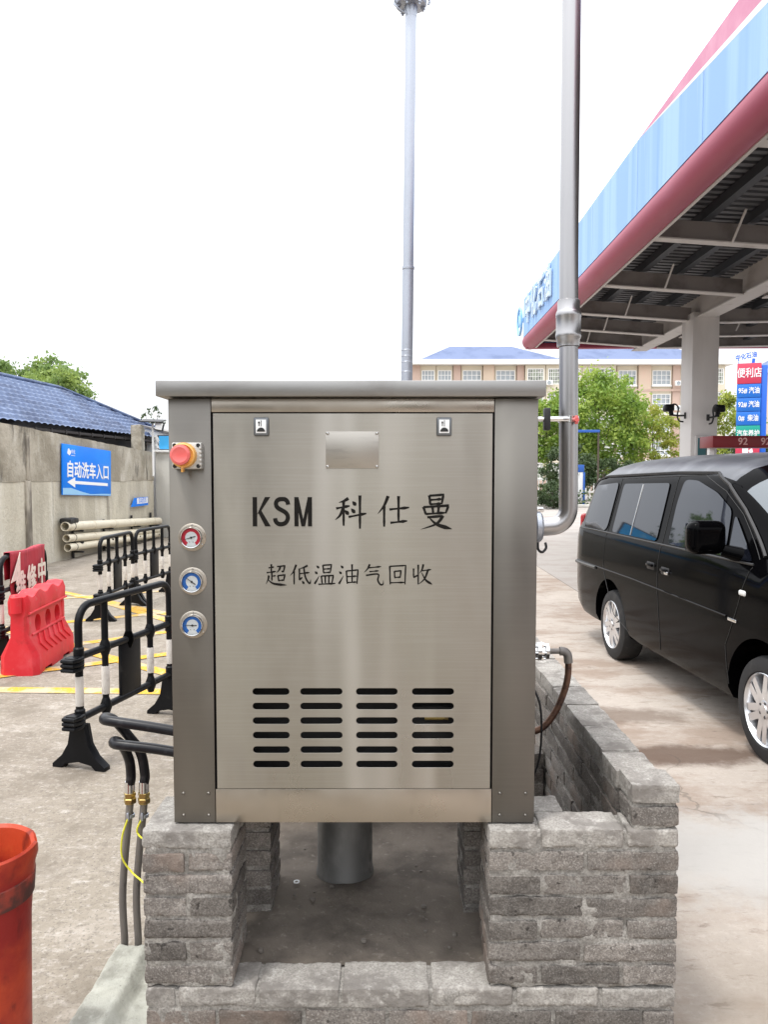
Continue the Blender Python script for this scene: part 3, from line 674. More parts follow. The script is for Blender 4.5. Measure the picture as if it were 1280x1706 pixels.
# ------------------------------------------------------------------ pipes at the cabinet
vent = thing('vent_pipe', 'tall polished steel vent pipe with an elbow at the cabinet side', 'pipe', (.69, 2.9, 1.485))
b = B()
el = [(.605, 2.9, 1.487), (.625, 2.9, 1.489)] + [(.625 + .067 * math.sin(R(a)), 2.9, 1.556 - .067 * math.cos(R(a))) for a in range(10, 91, 10)]
b.tube([(.47, 2.9, 1.487)] + el + [(.692, 2.9, 1.60)], .0345, 28); b.tube([(.692, 2.9, 1.597), (.692, 2.9, 1.603)], .0362, 28)
b.tube([(.692, 2.9, 1.60), (.685, 2.9, 2.2), (.682, 2.9, 2.5), (.672, 2.9, 8.0)], [.0345, .0345, .0342, .0345], 28)
obj('pipe', b, pipe_steel, vent)
b = B(); prof = [(.036, 2.155), (.0412, 2.157), (.0418, 2.182), (.0455, 2.188), (.0468, 2.195), (.0468, 2.202), (.0452, 2.208), (.0455, 2.262), (.0468, 2.266), (.0468, 2.278), (.0445, 2.284), (.0415, 2.290), (.0405, 2.325), (.036, 2.328)]
b.lathe(prof, 36, at(.684, 2.9, 0)); obj('coupling', b, pipe_steel, vent)
b = B(); FX = Matrix(((0, 0, 1, 0), (1, 0, 0, 0), (0, 1, 0, 0), (0, 0, 0, 1)))
b.lathe([(.02, 0), (.055, 0), (.055, .014), (.045, .018), (.045, .024), (.058, .028), (.058, .044), (.05, .052), (.036, .055)], 30, at(.54, 2.9, 1.487) @ FX)
obj('flange', b, galv, vent)
b = B(); b.box((.565, 2.885, 1.543), (.598, 2.915, 1.562), .004); obj('clamp_bolt', b, chrome, vent)
b = B(); b.tube(smooth_path([(.575, 2.88, 1.43), (.575, 2.87, 1.405), (.59, 2.87, 1.395), (.605, 2.875, 1.41), (.603, 2.88, 1.43)], 5), .005, 8); obj('clamp_bolt', b, van_trim, vent)
b = B(); b.lathe([(.0355, 1.876), (.0385, 1.877), (.0385, 1.900), (.0355, 1.901)], 30, at(.6888, 2.9, 0)); b.box((.60, 2.862, 1.879), (.70, 2.874, 1.897), .003); b.tube([(.45, 2.87, 1.887), (.66, 2.87, 1.888)], .009, 12)
obj('pipe_clamp', b, chrome, vent)
b = B(); b.box((.590, 2.852, 1.846), (.612, 2.888, 1.928), .004); obj('bracket', b, van_trim, vent)
b = B(); b.lathe([(0, .02), (.008, .02), (.011, .012), (.011, 0)], 14, at(.706, 2.862, 1.884) @ FRONT); b.box((.700, 2.845, 1.868), (.712, 2.860, 1.900), .003); obj('red_knob', b, stop_red, vent)

drain = thing('drain_hose', 'rusty hose curving down from a bolted steel flange on the cabinet side', 'hose', (.57, 2.85, 1.02))
b = B()
b.lathe([(0, 0), (.022, 0), (.022, .10), (.034, .10), (.034, .114), (.024, .116), (.024, .128), (.030, .13), (.030, .142), (.012, .144)], 28, at(.47, 2.85, 1.027) @ FX)
for a in range(0, 360, 60):
    yy, zz = 2.85 + .028 * math.cos(R(a)), 1.027 + .028 * math.sin(R(a)); b.cyl((.44, yy, zz), (.60, yy, zz), .0042, 8); b.cyl((.583, yy, zz), (.592, yy, zz), .0072, 6)
obj('flange', b, chrome, drain)
b = B(); b.tube([(.61, 2.85, 1.027), (.66, 2.85, 1.027)] , .0105, 16)
b.tube([(.655, 2.85, 1.027), (.662, 2.85, 1.027)] + [(.664 + .022 * math.sin(R(a)), 2.85, 1.005 + .022 * math.cos(R(a))) for a in (10, 30, 50, 70, 90)] + [(.687, 2.85, .992), (.688, 2.85, .984)], [.0165] * 2 + [.0165] * 6 + [.0165][:1], 16)
obj('elbow', b, grey_pipe, drain)
b = B(); b.tube(smooth_path([(.688, 2.85, .988), (.686, 2.85, .93), (.672, 2.85, .87), (.640, 2.85, .795), (.59, 2.85, .735), (.52, 2.85, .715)], 8), .0125, 14); obj('hose', b, rust_pipe, drain)
b = B(); b.tube(smooth_path([(.55, 2.8, .90), (.572, 2.79, .84), (.578, 2.79, .74), (.57, 2.79, .64), (.545, 2.8, .55)], 6), .004, 8); obj('cable', b, van_trim, drain)

b = B(); b.lathe([(.103, .185), (.107, .19), (.107, .206), (.103, .212), (.103, .69)], 44, at(-.147, 2.84, 0))
tag(obj('duct_pipe', b, dull_duct), 'wide grey duct under the cabinet standing on the sandy floor', 'duct')

def riser(pts, rz, label, xr):
    t = thing('riser_pipe', label, 'pipe', (xr[0], 2.63, 0), group='riser pipes beside the plinth')
    b = B(); b.tube(smooth_path([(xr[0] - .012, 2.655, -.01), (xr[0] - .004, 2.64, .05), (xr[0], 2.62, .25), (xr[1], 2.605, .56)], 5), .0125, 18); p = obj('pipe', b, grey_pipe, t)
    b = B(); b.lathe([(.012, 0), (.0195, .001), (.0215, .004), (.0215, .018), (.0185, .021), (.0185, .026), (.0205, .03), (.0205, .038), (.016, .041), (.016, .044)], 6, at(xr[1], 2.604, .556)); obj('nut', b, brass, t)
    b = B(); b.tube([(xr[1], 2.604, .596), (xr[1] + .001, 2.603, .634)], [.0175, .0168], 20); obj('ferrule', b, chrome, t)
    b = B(); b.tube(smooth_path([(xr[1] + .001, 2.603, .625)] + pts, 9), .0165, 18); obj('hose', b, hose_m, t)
    b = B(); b.lathe([(.0128, .505), (.0148, .506), (.0148, .517), (.0128, .518)], 16, at(xr[1] - .0015, 2.609, 0)); b.box((xr[1] - .008, 2.585, .500), (xr[1] + .001, 2.599, .528), .003); obj('clip', b, galv, t)
    b = B(); b.tube(smooth_path(rz, 7), .0032, 8); obj('earth_wire', b, wire_m, t)
riser([(-.822, 2.605, .66), (-.834, 2.60, .735), (-.870, 2.585, .80), (-.905, 2.555, .862), (-.918, 2.51, .886), (-.905, 2.468, .892), (-.86, 2.455, .889), (-.74, 2.45, .873), (-.60, 2.45, .848)],
      [(-.829, 2.590, .51), (-.845, 2.585, .475), (-.838, 2.58, .455), (-.80, 2.53, .46), (-.69, 2.385, .47)], 'grey riser pipe with black hose next to the brick plinth', (-.862, -.826))
riser([(-.868, 2.60, .65), (-.868, 2.59, .705), (-.876, 2.57, .755), (-.886, 2.54, .792), (-.888, 2.50, .810), (-.872, 2.462, .815), (-.83, 2.452, .813), (-.73, 2.45, .802), (-.60, 2.45, .780)],
      [(-.877, 2.588, .51), (-.895, 2.58, .45), (-.895, 2.575, .38), (-.86, 2.57, .33), (-.80, 2.52, .315), (-.69, 2.385, .30)], 'grey riser pipe with long loose yellow wire, farther from the plinth', (-.910, -.874))

# ------------------------------------------------------------------ left: wall, house, signs
def wx(y): return -6.10 + .066 * (y - 14.1)        # face of the perimeter wall
WY = math.atan(.066)
wall = thing('concrete_wall', 'long weathered concrete perimeter wall with dark streaks carrying the large blue arrow sign', 'wall', (wx(14), 14, 0), 0)
ny = 130
ysl = [3 + (19.3 - 3) * i / ny for i in range(ny + 1)]
def wtop(y): return (2.47 if y < 12.5 else 2.47 - (y - 12.5) * .049) + .012 * noise.noise(Vector((y * 2.2, 0, 0))) + .010 * noise.noise(Vector((y * 9, 0, 3)))
def wface(y, z): return wx(y) + .020 * noise.noise(Vector((0, y * .9, z * .9)))
def band(name, z0f, z1f, off, mat, nz, cap):
    b = B(); fr = []
    for y in ysl: fr.append([b.bm.verts.new((wface(y, 0) + off + .008 * noise.noise(Vector((y * 3, k * .7, 1))), y, z0f(y) + (z1f(y) - z0f(y)) * k / nz)) for k in range(nz + 1)])
    bk = [[b.bm.verts.new((wx(y) - .24, y, z)) for z in (z0f(y), z1f(y))] for y in ysl]
    for i in range(ny):
        for k in range(nz): b._tag([b.bm.faces.new((fr[i][k], fr[i][k + 1], fr[i + 1][k + 1], fr[i + 1][k]))])
        b._tag([b.bm.faces.new((fr[i][nz], bk[i][1], bk[i + 1][1], fr[i + 1][nz])), b.bm.faces.new((bk[i][1], bk[i][0], bk[i + 1][0], bk[i + 1][1])), b.bm.faces.new((fr[i][0], fr[i + 1][0], bk[i + 1][0], bk[i][0]))])
    for i in (0, ny): b._tag([b.bm.faces.new(fr[i] + [bk[i][1], bk[i][0]])])
    return obj(name, b, mat, wall)
mid = lambda y: 1.50 - .01 * (y - 13) + .03 * noise.noise(Vector((y * 1.3, 0, 8)))
band('lower_wall', lambda y: -.02, mid, -.004, conc_low, 10, False)
band('upper_wall', lambda y: mid(y) + .001, wtop, .006, conc_wall, 8, True)
for y, w_ in ((8.9, .07), (13.35, .10)):
    b = B(); b.box((wx(y) - .1, y - w_, .02), (wx(y) + .024, y + w_, 1.52), .01); b.box((wx(y) - .1, y - w_ * .5, 1.525), (wx(y) + .022, y + w_ * .7, 2.3), .01)
    obj('joint_strip', b, M('joint_stain_%d' % y, (.15, .13, .105), .92, layers=[((.42, .38, .31), 2.2, .46, .62, (1, 1, .35), 8)]), wall)

cross = thing('side_wall', 'pale grey rendered wall with white coping across the far end of the yard', 'wall', (-4, 19.5, 0))
b = B(); b.box((-5.73, 19.42, 0), (-1.5, 19.65, 2.14), .01); obj('wall', b, grey_wall, cross)
b = B(); b.box((-5.76, 19.36, 2.14), (-1.47, 19.7, 2.20), .008); obj('coping', b, white_p, cross)

house = thing('tiled_house', 'low house with weathered blue tiled roof behind the concrete wall', 'house', (-8, 15, 0))
def ex_(y): return -6.5 + .06 * (y - 13.2)
b = B(); nu, nv = 900, 44
y0, y1 = 2.0, 23.2
def roofp(u, v, y):
    return None
cols = []
ny = 760
for i in range(ny + 1):
    y = y0 + (y1 - y0) * i / ny
    vmax = 1.0 if y < 18.95 else max(0.0, (23.2 - y) / 4.25)
    col = []
    for j in range(nv + 1):
        v = vmax * j / nv
        row = (v * 11.0) % 1.0
        wave = .030 * abs(math.sin(math.pi * y / .235)) ** .7
        sag = .02 * noise.noise(Vector((y * .5, v * 2, 0)))
        z = 2.53 + 1.14 * v + wave - .062 * row + sag + .03
        col.append(b.bm.verts.new((ex_(y) - 1.72 * v, y, z)))
    cols.append(col)
for A, C in zip(cols, cols[1:]):
    for j in range(nv):
        try: b._tag([b.bm.faces.new((A[j], A[j + 1], C[j + 1], C[j]))])
        except ValueError: pass
roof = obj('roof', b, tile_m, house, sharp=25)
b = B(); b.poly([(ex_(y0) - 1.72, y0, 3.65), (ex_(18.95) - 1.72, 18.95, 3.65), (ex_(18.95) - 3.4, 18.95, 2.5), (ex_(y0) - 3.4, y0, 2.5)]); 
b.poly([(ex_(18.95) - 1.72, 18.95, 3.65), (ex_(23.2), 23.2, 2.53), (ex_(23.2) - 3.4, 23.2, 2.5), (ex_(18.95) - 3.4, 18.95, 2.5)])
obj('back_slope', b, tile_m, roof)
b = B(); b.tube([(ex_(y0) - 1.72, y0, 3.70), (ex_(18.95) - 1.72, 18.95, 3.70), (ex_(23.1), 23.1, 2.60)], .045, 8); obj('ridge_tile', b, tile_m, roof)
b = B()
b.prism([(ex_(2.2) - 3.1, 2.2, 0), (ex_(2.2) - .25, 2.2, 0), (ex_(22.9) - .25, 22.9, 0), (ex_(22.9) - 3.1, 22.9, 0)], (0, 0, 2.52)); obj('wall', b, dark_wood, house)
b = B(); b.tube([(ex_(y0) - .06, y0, 2.46), (ex_(23) - .06, 23, 2.46)], .035, 6)
for i in range(34):
    y = 3 + .6 * i; b.box((ex_(y) - .5, y - .03, 2.42), (ex_(y) - .02, y + .03, 2.50))
obj('rafter', b, dark_wood, house)

shed = thing('white_shed', 'white gabled shed end beyond the grey side wall', 'shed', (-5.6, 21, 0))
b = B(); b.prism([(-6.35, 20.6, 0), (-4.3, 20.6, 0), (-4.3, 20.6, 2.30), (-6.35, 20.6, 2.82)], (0, 2.5, 0)); obj('wall', b, white_p, shed)
b = B(); b.prism([(-6.4, 20.52, 2.84), (-4.2, 20.52, 2.28), (-4.2, 20.52, 2.33), (-6.4, 20.52, 2.89)], (0, 2.7, 0)); obj('roof', b, grey_pipe, shed)

pil = B(); pil.rbox((-6.12, 18.75, 2.12), (-5.86, 19.02, 2.79), .02, .05, .02, 5, 9)
tag(obj('stub_pillar', pil, conc_wall), 'rough concrete stub pillar on top of the wall at the roof corner', 'pillar')
bb = thing('billboard', 'blue picture board with dark frame standing on the white coping', 'billboard', (-4.8, 19.55, 2.2))
b = B(); b.box((-5.70, 19.52, 2.203), (-3.5, 19.60, 2.58), .008); obj('frame', b, dark_wood, bb)
b = B(); b.box((-5.66, 19.512, 2.225), (-3.54, 19.519, 2.555)); obj('poster', b, billboard_m, bb)

# big blue sign (on the wall plane)
sy0, sy1 = 14.50, 16.66
cy_ = (sy0 + sy1) / 2
def walled(y, z, off): return Matrix.Translation((wx(y) + off, y, z)) @ Euler((0, 0, -WY)).to_matrix().to_4x4() @ Matrix(((0, 0, 1, 0), (1, 0, 0, 0), (0, 1, 0, 0), (0, 0, 0, 1)))
sign = thing('wall_sign', 'large blue wall sign with white arrow reading car wash entrance', 'sign', (wx(cy_), cy_, 1.66))
SM = walled(cy_, 1.672, .03) @ Matrix.Rotation(R(-2.4), 4, 'Z')
b = B(); b.box((-1.085, -.482, 0), (1.085, .482, .025), .004); obj('board', b, sign_blue, sign, xf=SM)
b = B(); 
for me, mt in ((heavy_text('自动洗车入口', .335, .001, .0075, .95, 'CENTER', 1.02), at(.02, -.01, .0285)),): b.mesh(me, mt)
obj('lettering', b, sign_white, sign, xf=SM)
b = B(); b.prism([(-.90, -.235, .027), (-.58, -.135, .027), (-.58, -.205, .027), (.92, -.215, .027), (.92, -.275, .027), (-.58, -.265, .027), (-.58, -.335, .027)], (0, 0, .0015)); obj('arrow', b, sign_white, sign, xf=SM)
b = B(); b.prism([(-1.07, -.475, .0262), (1.07, -.475, .0262), (1.07, -.44, .0262), (.75, -.44, .0262), (.1, -.455, .0262), (-.3, -.41, .0262), (-.75, -.345, .0262), (-1.07, -.35, .0262)], (0, 0, .0006)); obj('wave', b, sign_wave, sign, xf=SM)
b = B()
for dx, dy, r in ((-.84, .36, .045), (-.79, .335, .04), (-.82, .31, .035), (-.87, .325, .03)): b.lathe([(0, .0286), (r, .0286), (r, .0265)], 14, at(dx, dy, -dx * .001))
obj('logo', b, sign_white, sign, xf=SM)
b = B(); b.mesh(text_mesh('中化', .095, .001, .0, .9), at(-.66, .345, .0275)); b.box((-.74, .275, .0265), (-.58, .283, .028)); obj('small_lettering', b, sign_white, sign, xf=SM)
# small pointed sign
ss = thing('direction_sign', 'small blue and white pointer sign low on the far end of the wall', 'sign', (wx(18.3), 18.3, .95))
S2 = walled(18.35, .955, .05)
b = B(); b.prism([(-.62, -.10, 0), (.40, -.10, 0), (.40, .10, 0), (-.42, .10, 0)], (0, 0, .02)); obj('board', b, sign_blue, ss, xf=S2)
b = B(); b.prism([(-.30, -.045, .0205), (.37, -.045, .0205), (.37, .088, .0205), (-.30, .088, .0205)], (0, 0, .002)); pnl = obj('panel', b, sign_white, ss, xf=S2)
b = B(); b.mesh(text_mesh('自动洗车', .135, .001, .0, .95), at(.035, .02, .0235)); obj('lettering', b, sign_blue, pnl, xf=S2)

# solar lamp on the wall
lamp = thing('solar_lamp', 'solar floodlight on a thin pale pole at the end of the wall', 'lamp', (-5.62, 18.8, 1.6))
b = B(); b.cyl((-5.60, 18.8, 1.55), (-5.60, 18.8, 2.86), .026, 12); obj('pole', b, white_p, lamp)
b = B(); b.box((-5.86, 18.55, 2.875), (-5.32, 19.0, 2.90), .004, rot=Euler((R(10), R(2), 0)).to_matrix()); b.cyl((-5.60, 18.8, 2.84), (-5.59, 18.79, 2.88), .03, 8); obj('solar_panel', b, van_trim, lamp)
b = B(); b.box((-5.50, 18.66, 2.64), (-5.30, 18.74, 2.86), .01, rot=Euler((R(-12), R(12), R(10))).to_matrix()); b.cyl((-5.59, 18.8, 2.7), (-5.42, 18.72, 2.68), .012, 8); fl = obj('floodlight', b, van_trim, lamp)
b = B(); b.box((-5.485, 18.640, 2.665), (-5.325, 18.652, 2.835), .004, rot=Euler((R(-12), R(12), R(10))).to_matrix()); obj('lens', b, sign_wave if False else lamp_white, fl)
b = B()
for i in range(7): 
    b.prism([(-5.57 + .04 * i % .13, 18.74, 2.50 - .05 * i), (-5.50 + .02 * (i % 3), 18.73, 2.55 - .05 * i), (-5.43 + .02 * (i % 2), 18.74, 2.45 - .05 * i)], (0, .004, 0))
tag(obj('torn_bag', b, white_p), 'torn white plastic bag caught on the solar lamp pole', 'plastic bag')

# three cream pipes on a rack along the wall
rack = thing('pipe_rack', 'dark steel rack fixed at the foot of the wall under the cream pipes', 'rack', (wx(16.5) + .1, 16.5, 0))
for y in (14.9, 16.3, 17.8, 19.0):
    b = B(); b.box((wx(y) + .015, y - .03, 0), (wx(y) + .05, y + .03, .66), .004)
    f = (y - 14.4) / 4.8
    for z in (.655, .43, .25): b.box((wx(y) + .05, y - .025, z - .215 * f - .12), (wx(y) + .24, y + .025, z - .215 * f - .088), .003)
    obj('upright', b, van_trim, rack)
for k, (za, zb, nm) in enumerate(((.655, .44, 'topmost'), (.43, .215, 'middle'), (.25, .11, 'lowest'))):
    t = thing('plastic_pipe', 'cream plastic pipe lying along the wall, ' + nm + ' of the three', 'pipe', (wx(14.4) + .15, 14.4 + .07 * k, za), group='cream pipes along the wall')
    p0 = Vector((wx(14.35) + .16, 14.32 + .05 * k, za)); p1 = Vector((wx(19.2) + .16, 19.2 - .1 * (k == 1), zb)); r = .086 if k == 0 else .074
    d = (p1 - p0).normalized(); mt = Matrix.Translation(p0) @ d.to_track_quat('Z', 'Y').to_matrix().to_4x4(); Lg = (p1 - p0).length
    b = B(); b.lathe([(r * .86, .0), (r, 0), (r, Lg), (r * .86, Lg)], 24, mt, close=True); pp = obj('tube', b, pvc, t)
    for q in (.25, .45, .66, .85): 
        b = B(); u = Lg * q - .08 + .03 * k; b.lathe([(r, u), (r * 1.07, u), (r * 1.07, u + .05), (r, u + .05)], 24, mt, close=True); obj('socket', b, pvc, t)
    b = B(); u = .26; b.lathe([(r, u), (r * 1.05, u), (r * 1.05, u + .016), (r, u + .016)], 24, mt, close=True); obj('strap', b, van_trim, t)
b = B(); b.rbox((wx(14.4) + .03, 14.35, .70), (wx(14.4) + .26, 14.75, .80), .03, .05, .02, 2, 9); tag(obj('dark_sack', b, van_trim), 'crumpled dark sack on the near end of the top cream pipe', 'sack')

# ------------------------------------------------------------------ black plastic railings
def railing():
    t = thing('crowd_barrier', '', 'barrier')
    b = B(); r = .0225
    top = [(0, 0, .24), (0, 0, .80)] + [(0, .11 - .11 * math.cos(R(a)), .82 + .11 * math.sin(R(a))) for a in range(0, 91, 15)] + [(0, .89 + .11 * math.sin(R(a)), .82 + .11 * math.cos(R(a))) for a in range(0, 91, 15)] + [(0, 1, .80), (0, 1, .24)]
    b.tube(top, r, 14)
    b.tube([(0, 0, .64), (0, 1, .64)], r * .95, 12); b.tube([(0, 0, .285), (0, 1, .285)], r * .95, 12)
    for y in (.25, .5, .75):
        b.tube([(0, y, .64), (0, y, .925)], r * .9, 12)
        if y != .5: b.tube([(0, y, .285), (0, y, .64)], r * .85, 12)
        for zz in (.64, .285 if y != .5 else .64): b.lathe([(.018, zz - .055), (.034, zz - .012), (.034, zz + .012), (.018, zz + .055)], 12, at(0, y, 0))
    for y in (0, 1):
        for z in (.285, .64): b.lathe([(.021, z - .06), (.030, z - .05), (.030, z + .05), (.021, z + .06)], 14, at(0, y, 0))
    obj('frame', b, black_pl, t, local=True)
    b = B(); b.box((-.012, .40, .265), (.012, .62, .655), .006); obj('panel', b, black_pl, t, local=True)
    for y in (0, .25, .75, 1):
        b = B(); b.lathe([(r * 1.02, .36), (r * 1.05, .362), (r * 1.05, .528), (r * 1.02, .53)], 16, at(0, y, 0)); obj('white_band', b, white_band, t, local=True)
    for z in (.255, .585):
        b = B()
        for k in range(3):
            lp = [(-.03, -.01), (-.045, -.06), (-.035, -.10), (.035, -.10), (.045, -.06), (.03, -.01)]
            b.tube([(x, y, z + .026 * k) for x, y in lp], .0125, 8)
        b.box((-.034, -.085, z - .012), (.034, -.02, z + .066), .006)
        obj('coupling_loop', b, black_pl, t, local=True)
    for y in (0, 1):
        b = B(); o_ = [(-.165, 0), (-.165, .018), (-.105, .07), (-.062, .14), (-.042, .25), (.042, .25), (.062, .14), (.105, .07), (.165, .018), (.165, 0), (.115, 0), (.085, .03), (0, .046), (-.085, .03), (-.115, 0)]
        b.mesh(plate_mesh(o_, [], .045, .006), Matrix(((1, 0, 0, 0), (0, 0, -1, y), (0, 1, 0, 0), (0, 0, 0, 1))))
        b.tube([(-.155, y, .012), (-.09, y, .062), (-.052, y, .14), (-.035, y, .25)], .017, 8); b.tube([(.155, y, .012), (.09, y, .062), (.052, y, .14), (.035, y, .25)], .017, 8)
        obj('foot', b, black_pl, t, local=True)
    return t
rail0 = railing()
for i, (x0, y0, x1, y1, lab) in enumerate((
        (-1.735, 4.345, -1.49, 5.31, 'black plastic barrier with white bands beside the cabinet, nearest and largest'),
        (-3.19, 8.64, -3.15, 9.62, 'black plastic barrier standing on the yellow hatching, joined to one behind it'),
        (-3.14, 9.74, -2.98, 10.72, 'farthest black plastic barrier, half hidden by the steel cabinet'),
        (-3.345, 6.70, -3.395, 7.68, 'black plastic barrier behind the red water barrier carrying the red banner'))):
    t = rail0 if i == 0 else copy_tree(rail0)
    t.location = (x0, y0, 0); t.rotation_euler = (0, 0, math.atan2(-(x1 - x0), y1 - y0))
    tag(t, lab, 'barrier', 'black plastic barriers')

# banner over the fourth railing
ban = thing('red_banner', 'torn red cloth banner with white characters hung over a black barrier', 'banner', (-3.31, 7.2, 0))
b = B(); nyb, nzb = 26, 22
BM = Matrix.Translation((-3.345, 6.70, 0)) @ Matrix.Rotation(math.atan2(.05, .98), 4, 'Z')
def cloth(v, z, side): return BM @ Vector((side * (.028 + .012 * math.sin(v * 19) * (1 - z) + .008 * noise.noise(Vector((v * 6, z * 5, 2)))), v, z))
g = []
for j in range(nyb + 1):
    v = .14 + .80 * j / nyb
    ztop = .962 + .008 * math.sin(v * 9) 
    zb = .30 + .03 * noise.noise(Vector((v * 4, 0, 1)))
    colm = [b.bm.verts.new(cloth(v, ztop + (zb - ztop) * k / nzb, 1)) for k in range(nzb + 1)]
    back = [b.bm.verts.new(cloth(v, ztop - .25 * k / 4, -1)) for k in range(5)]
    g.append(back[::-1] + colm)
for A, C in zip(g, g[1:]):
    for k in range(len(A) - 1): b._tag([b.bm.faces.new((A[k], A[k + 1], C[k + 1], C[k]))])
cl = obj('cloth', b, red_cloth, ban, sharp=180)
md = cl.modifiers.new('thick', 'SOLIDIFY'); md.thickness = .003
b = B()
for k, ch in enumerate('维修中'):
    b.mesh(heavy_text(ch, .26, .002, .007, .82), BM @ Matrix.Translation((.052, .30 + .245 * k, .70 - .03 * (2 - k))) @ Matrix(((0, 0, 1, 0), (1, 0, 0, 0), (0, 1, 0, 0), (0, 0, 0, 1))))
obj('lettering', b, dirty_white, ban)
b = B(); b.prism([BM @ Vector(p) for p in ((.046, .10, .70), (.046, .30, .72), (.046, .305, .955))], (.004, 0, 0)); obj('torn_corner', b, dirty_white, ban)

# ------------------------------------------------------------------ red water barrier
wb = thing('water_barrier', 'red plastic water filled barrier with three round holes and chevrons', 'water barrier', (-3.02, 6.31, 0), math.atan2(.065, .91))
b = B(); Lb = .94
prof = [(.155, 0), (.16, .03), (.155, .16), (.075, .315), (.070, .49), (.088, .51), (.090, .60), (.070, .655)]
nyb = 48; rings = []
for j in range(nyb + 1):
    y = Lb * j / nyb
    e = min(1, .72 + .28 * min(j, nyb - j) / 2.0)
    wv = .020 * math.cos(2 * math.pi * y / .31) if .02 < y < Lb - .02 else 0
    sc_ = 1.0
    lift = .045 if (0.17 < y < .32 or .62 < y < .77) else 0
    ring = []
    full = [(x, z) for x, z in prof] + [(.0, .665)] + [(-x, z) for x, z in prof[::-1]]
    for x, z in full:
        zz = z
        if z > .5: zz = z + wv * (z - .45) / .2
        if z < .02: zz = lift
        ring.append(b.bm.verts.new((x * (e if z > .02 else e), y, zz)))
    rings.append(ring)
for A, C in zip(rings, rings[1:]):
    n = len(A)
    for k in range(n): b._tag([b.bm.faces.new((A[k], A[(k + 1) % n], C[(k + 1) % n], C[k]))])
b._tag([b.bm.faces.new(rings[0]), b.bm.faces.new(rings[-1][::-1])])
body = obj('body', b, red_pl, wb, local=True)
cut = []
for y in (.25, .49, .72):
    k = B(); k.lathe([(0, -.3), (.075, -.3), (.075, .3), (0, .3)], 24, at(0, y, .40) @ Matrix.Rotation(R(90), 4, 'Y') @ Matrix.Diagonal((1, .9, 1, 1)))
    co = obj('cut', k, red_pl); co.location = wb.location; co.rotation_euler = wb.rotation_euler; cut.append(co)
bpy.context.view_layer.update(); boolean(body, cut)
b = B()
for k in range(6):
    y = .17 + .115 * k
    b.tube([(.085, y + .06, .31), (.122, y, .235), (.158, y + .06, .165)], .009, 6)
b.tube([(.078, .10, .322), (.078, .88, .322)], .012, 8); b.tube([(.090, .02, .515), (.090, .92, .515)], .010, 8)
b.box((.06, .03, .33), (.078, .10, .49), .01); b.box((.06, .84, .33), (.078, .91, .49), .01)
obj('moulded_rib', b, red_pl, wb, local=True)
b = B(); b.tube([(0, -.02, .53), (0, -.02, .66)], .045, 14); obj('connector_lug', b, red_pl, wb, local=True)
b = B(); b.tube([(0, Lb + .01, .30), (0, Lb + .01, .45)], .04, 14); obj('connector_lug', b, red_pl, wb, local=True)

# ------------------------------------------------------------------ orange planter in the near corner
pot = thing('orange_planter', 'narrow orange plastic planter with chipped rim and sooty band in the near corner', 'planter', (-1.076, 2.013, 0))
b = B(); rings = []; n = 64
profp = [(.104, 0), (.110, .03), (.112, .18), (.117, .36), (.121, .50), (.126, .58), (.132, .645), (.1385, .675), (.1375, .695), (.131, .70), (.122, .692), (.119, .67), (.116, .62), (.112, .56), (.108, .50)]
for r, z in profp:
    ring = []
    for k in range(n):
        a = 2 * math.pi * k / n
        dr = .003 * noise.noise(Vector((math.cos(a) * 2, math.sin(a) * 2, z * 3)))
        dz = 0
        if z > .66:
            dd = abs(((math.degrees(a) - 28 + 180) % 360) - 180)
            if dd < 14: dz = -.022 * (1 - dd / 14)
        ring.append(b.bm.verts.new(((r + dr) * math.cos(a), (r + dr) * math.sin(a), z + dz)))
    rings.append(ring)
for A, C in zip(rings, rings[1:]):
    for k in range(n): b._tag([b.bm.faces.new((A[k], A[(k + 1) % n], C[(k + 1) % n], C[k]))])
b._tag([b.bm.faces.new(rings[0][::-1])])
obj('pot', b, orange_pot, pot, local=True)
b = B(); b.lathe([(.1215, .560), (.1285, .562), (.1325, .618), (.1285, .622)], 64); obj('band', b, pot_band, pot, local=True)
b = B(); b.lathe([(0, .60), (.06, .605), (.114, .595)], 40); obj('soil', b, M('rusty_soil', (.30, .09, .03), .9, layers=[((.12, .05, .02), 12, .45, .7, I3, 6)], bumps=[(40, .8, .01, I3, 6)]), pot, local=True)

# ------------------------------------------------------------------ vent mast behind the cabinet
mast = thing('vent_mast', 'slender galvanised mast with a flanged head rising behind the cabinet', 'mast', (.235, 8, 0))
b = B(); b.tube([(.225, 8, 0), (.234, 8, 2.6), (.2465, 8, 3.75)], .0575, 20); b.tube([(.2465, 8, 3.75), (.270, 8, 6.3)], [.055, .0575], 20); obj('pole', b, galv, mast)
b = B(); b.lathe([(.056, 0), (.064, .004), (.064, .028), (.056, .032)], 24, at(.2463, 8, 3.735)); obj('collar', b, galv, mast)
for z in (2.70, 2.80, 2.86, 2.92): b = B(); b.lathe([(.058, 0), (.0605, .004), (.058, .008)], 24, at(.2345, 8, z)); obj('collar', b, galv, mast)
b = B(); b.lathe([(.058, 0), (.066, .10), (.15, .11), (.16, .125), (.16, .15), (.09, .155), (.09, .20), (.17, .205), (.17, .235), (.07, .24), (.07, .42), (0, .44)], 28, at(.270, 8, 6.22))
hd = obj('head', b, galv, mast)
b = B()
for a in range(0, 360, 60): 
    x, y = .27 + .125 * math.cos(R(a + 10)), 8 + .125 * math.sin(R(a + 10)); b.cyl((x, y, 6.29), (x, y, 6.50), .012, 8); b.cyl((x, y, 6.31), (x, y, 6.328), .024, 6)
obj('flange_bolt', b, galv, hd)
b = B(); b.tube(smooth_path([(.12, 7.98, 6.40), (.10, 7.97, 6.34), (.15, 7.96, 6.28), (.21, 7.96, 6.24)], 5), .01, 8); obj('bracket', b, galv, hd)
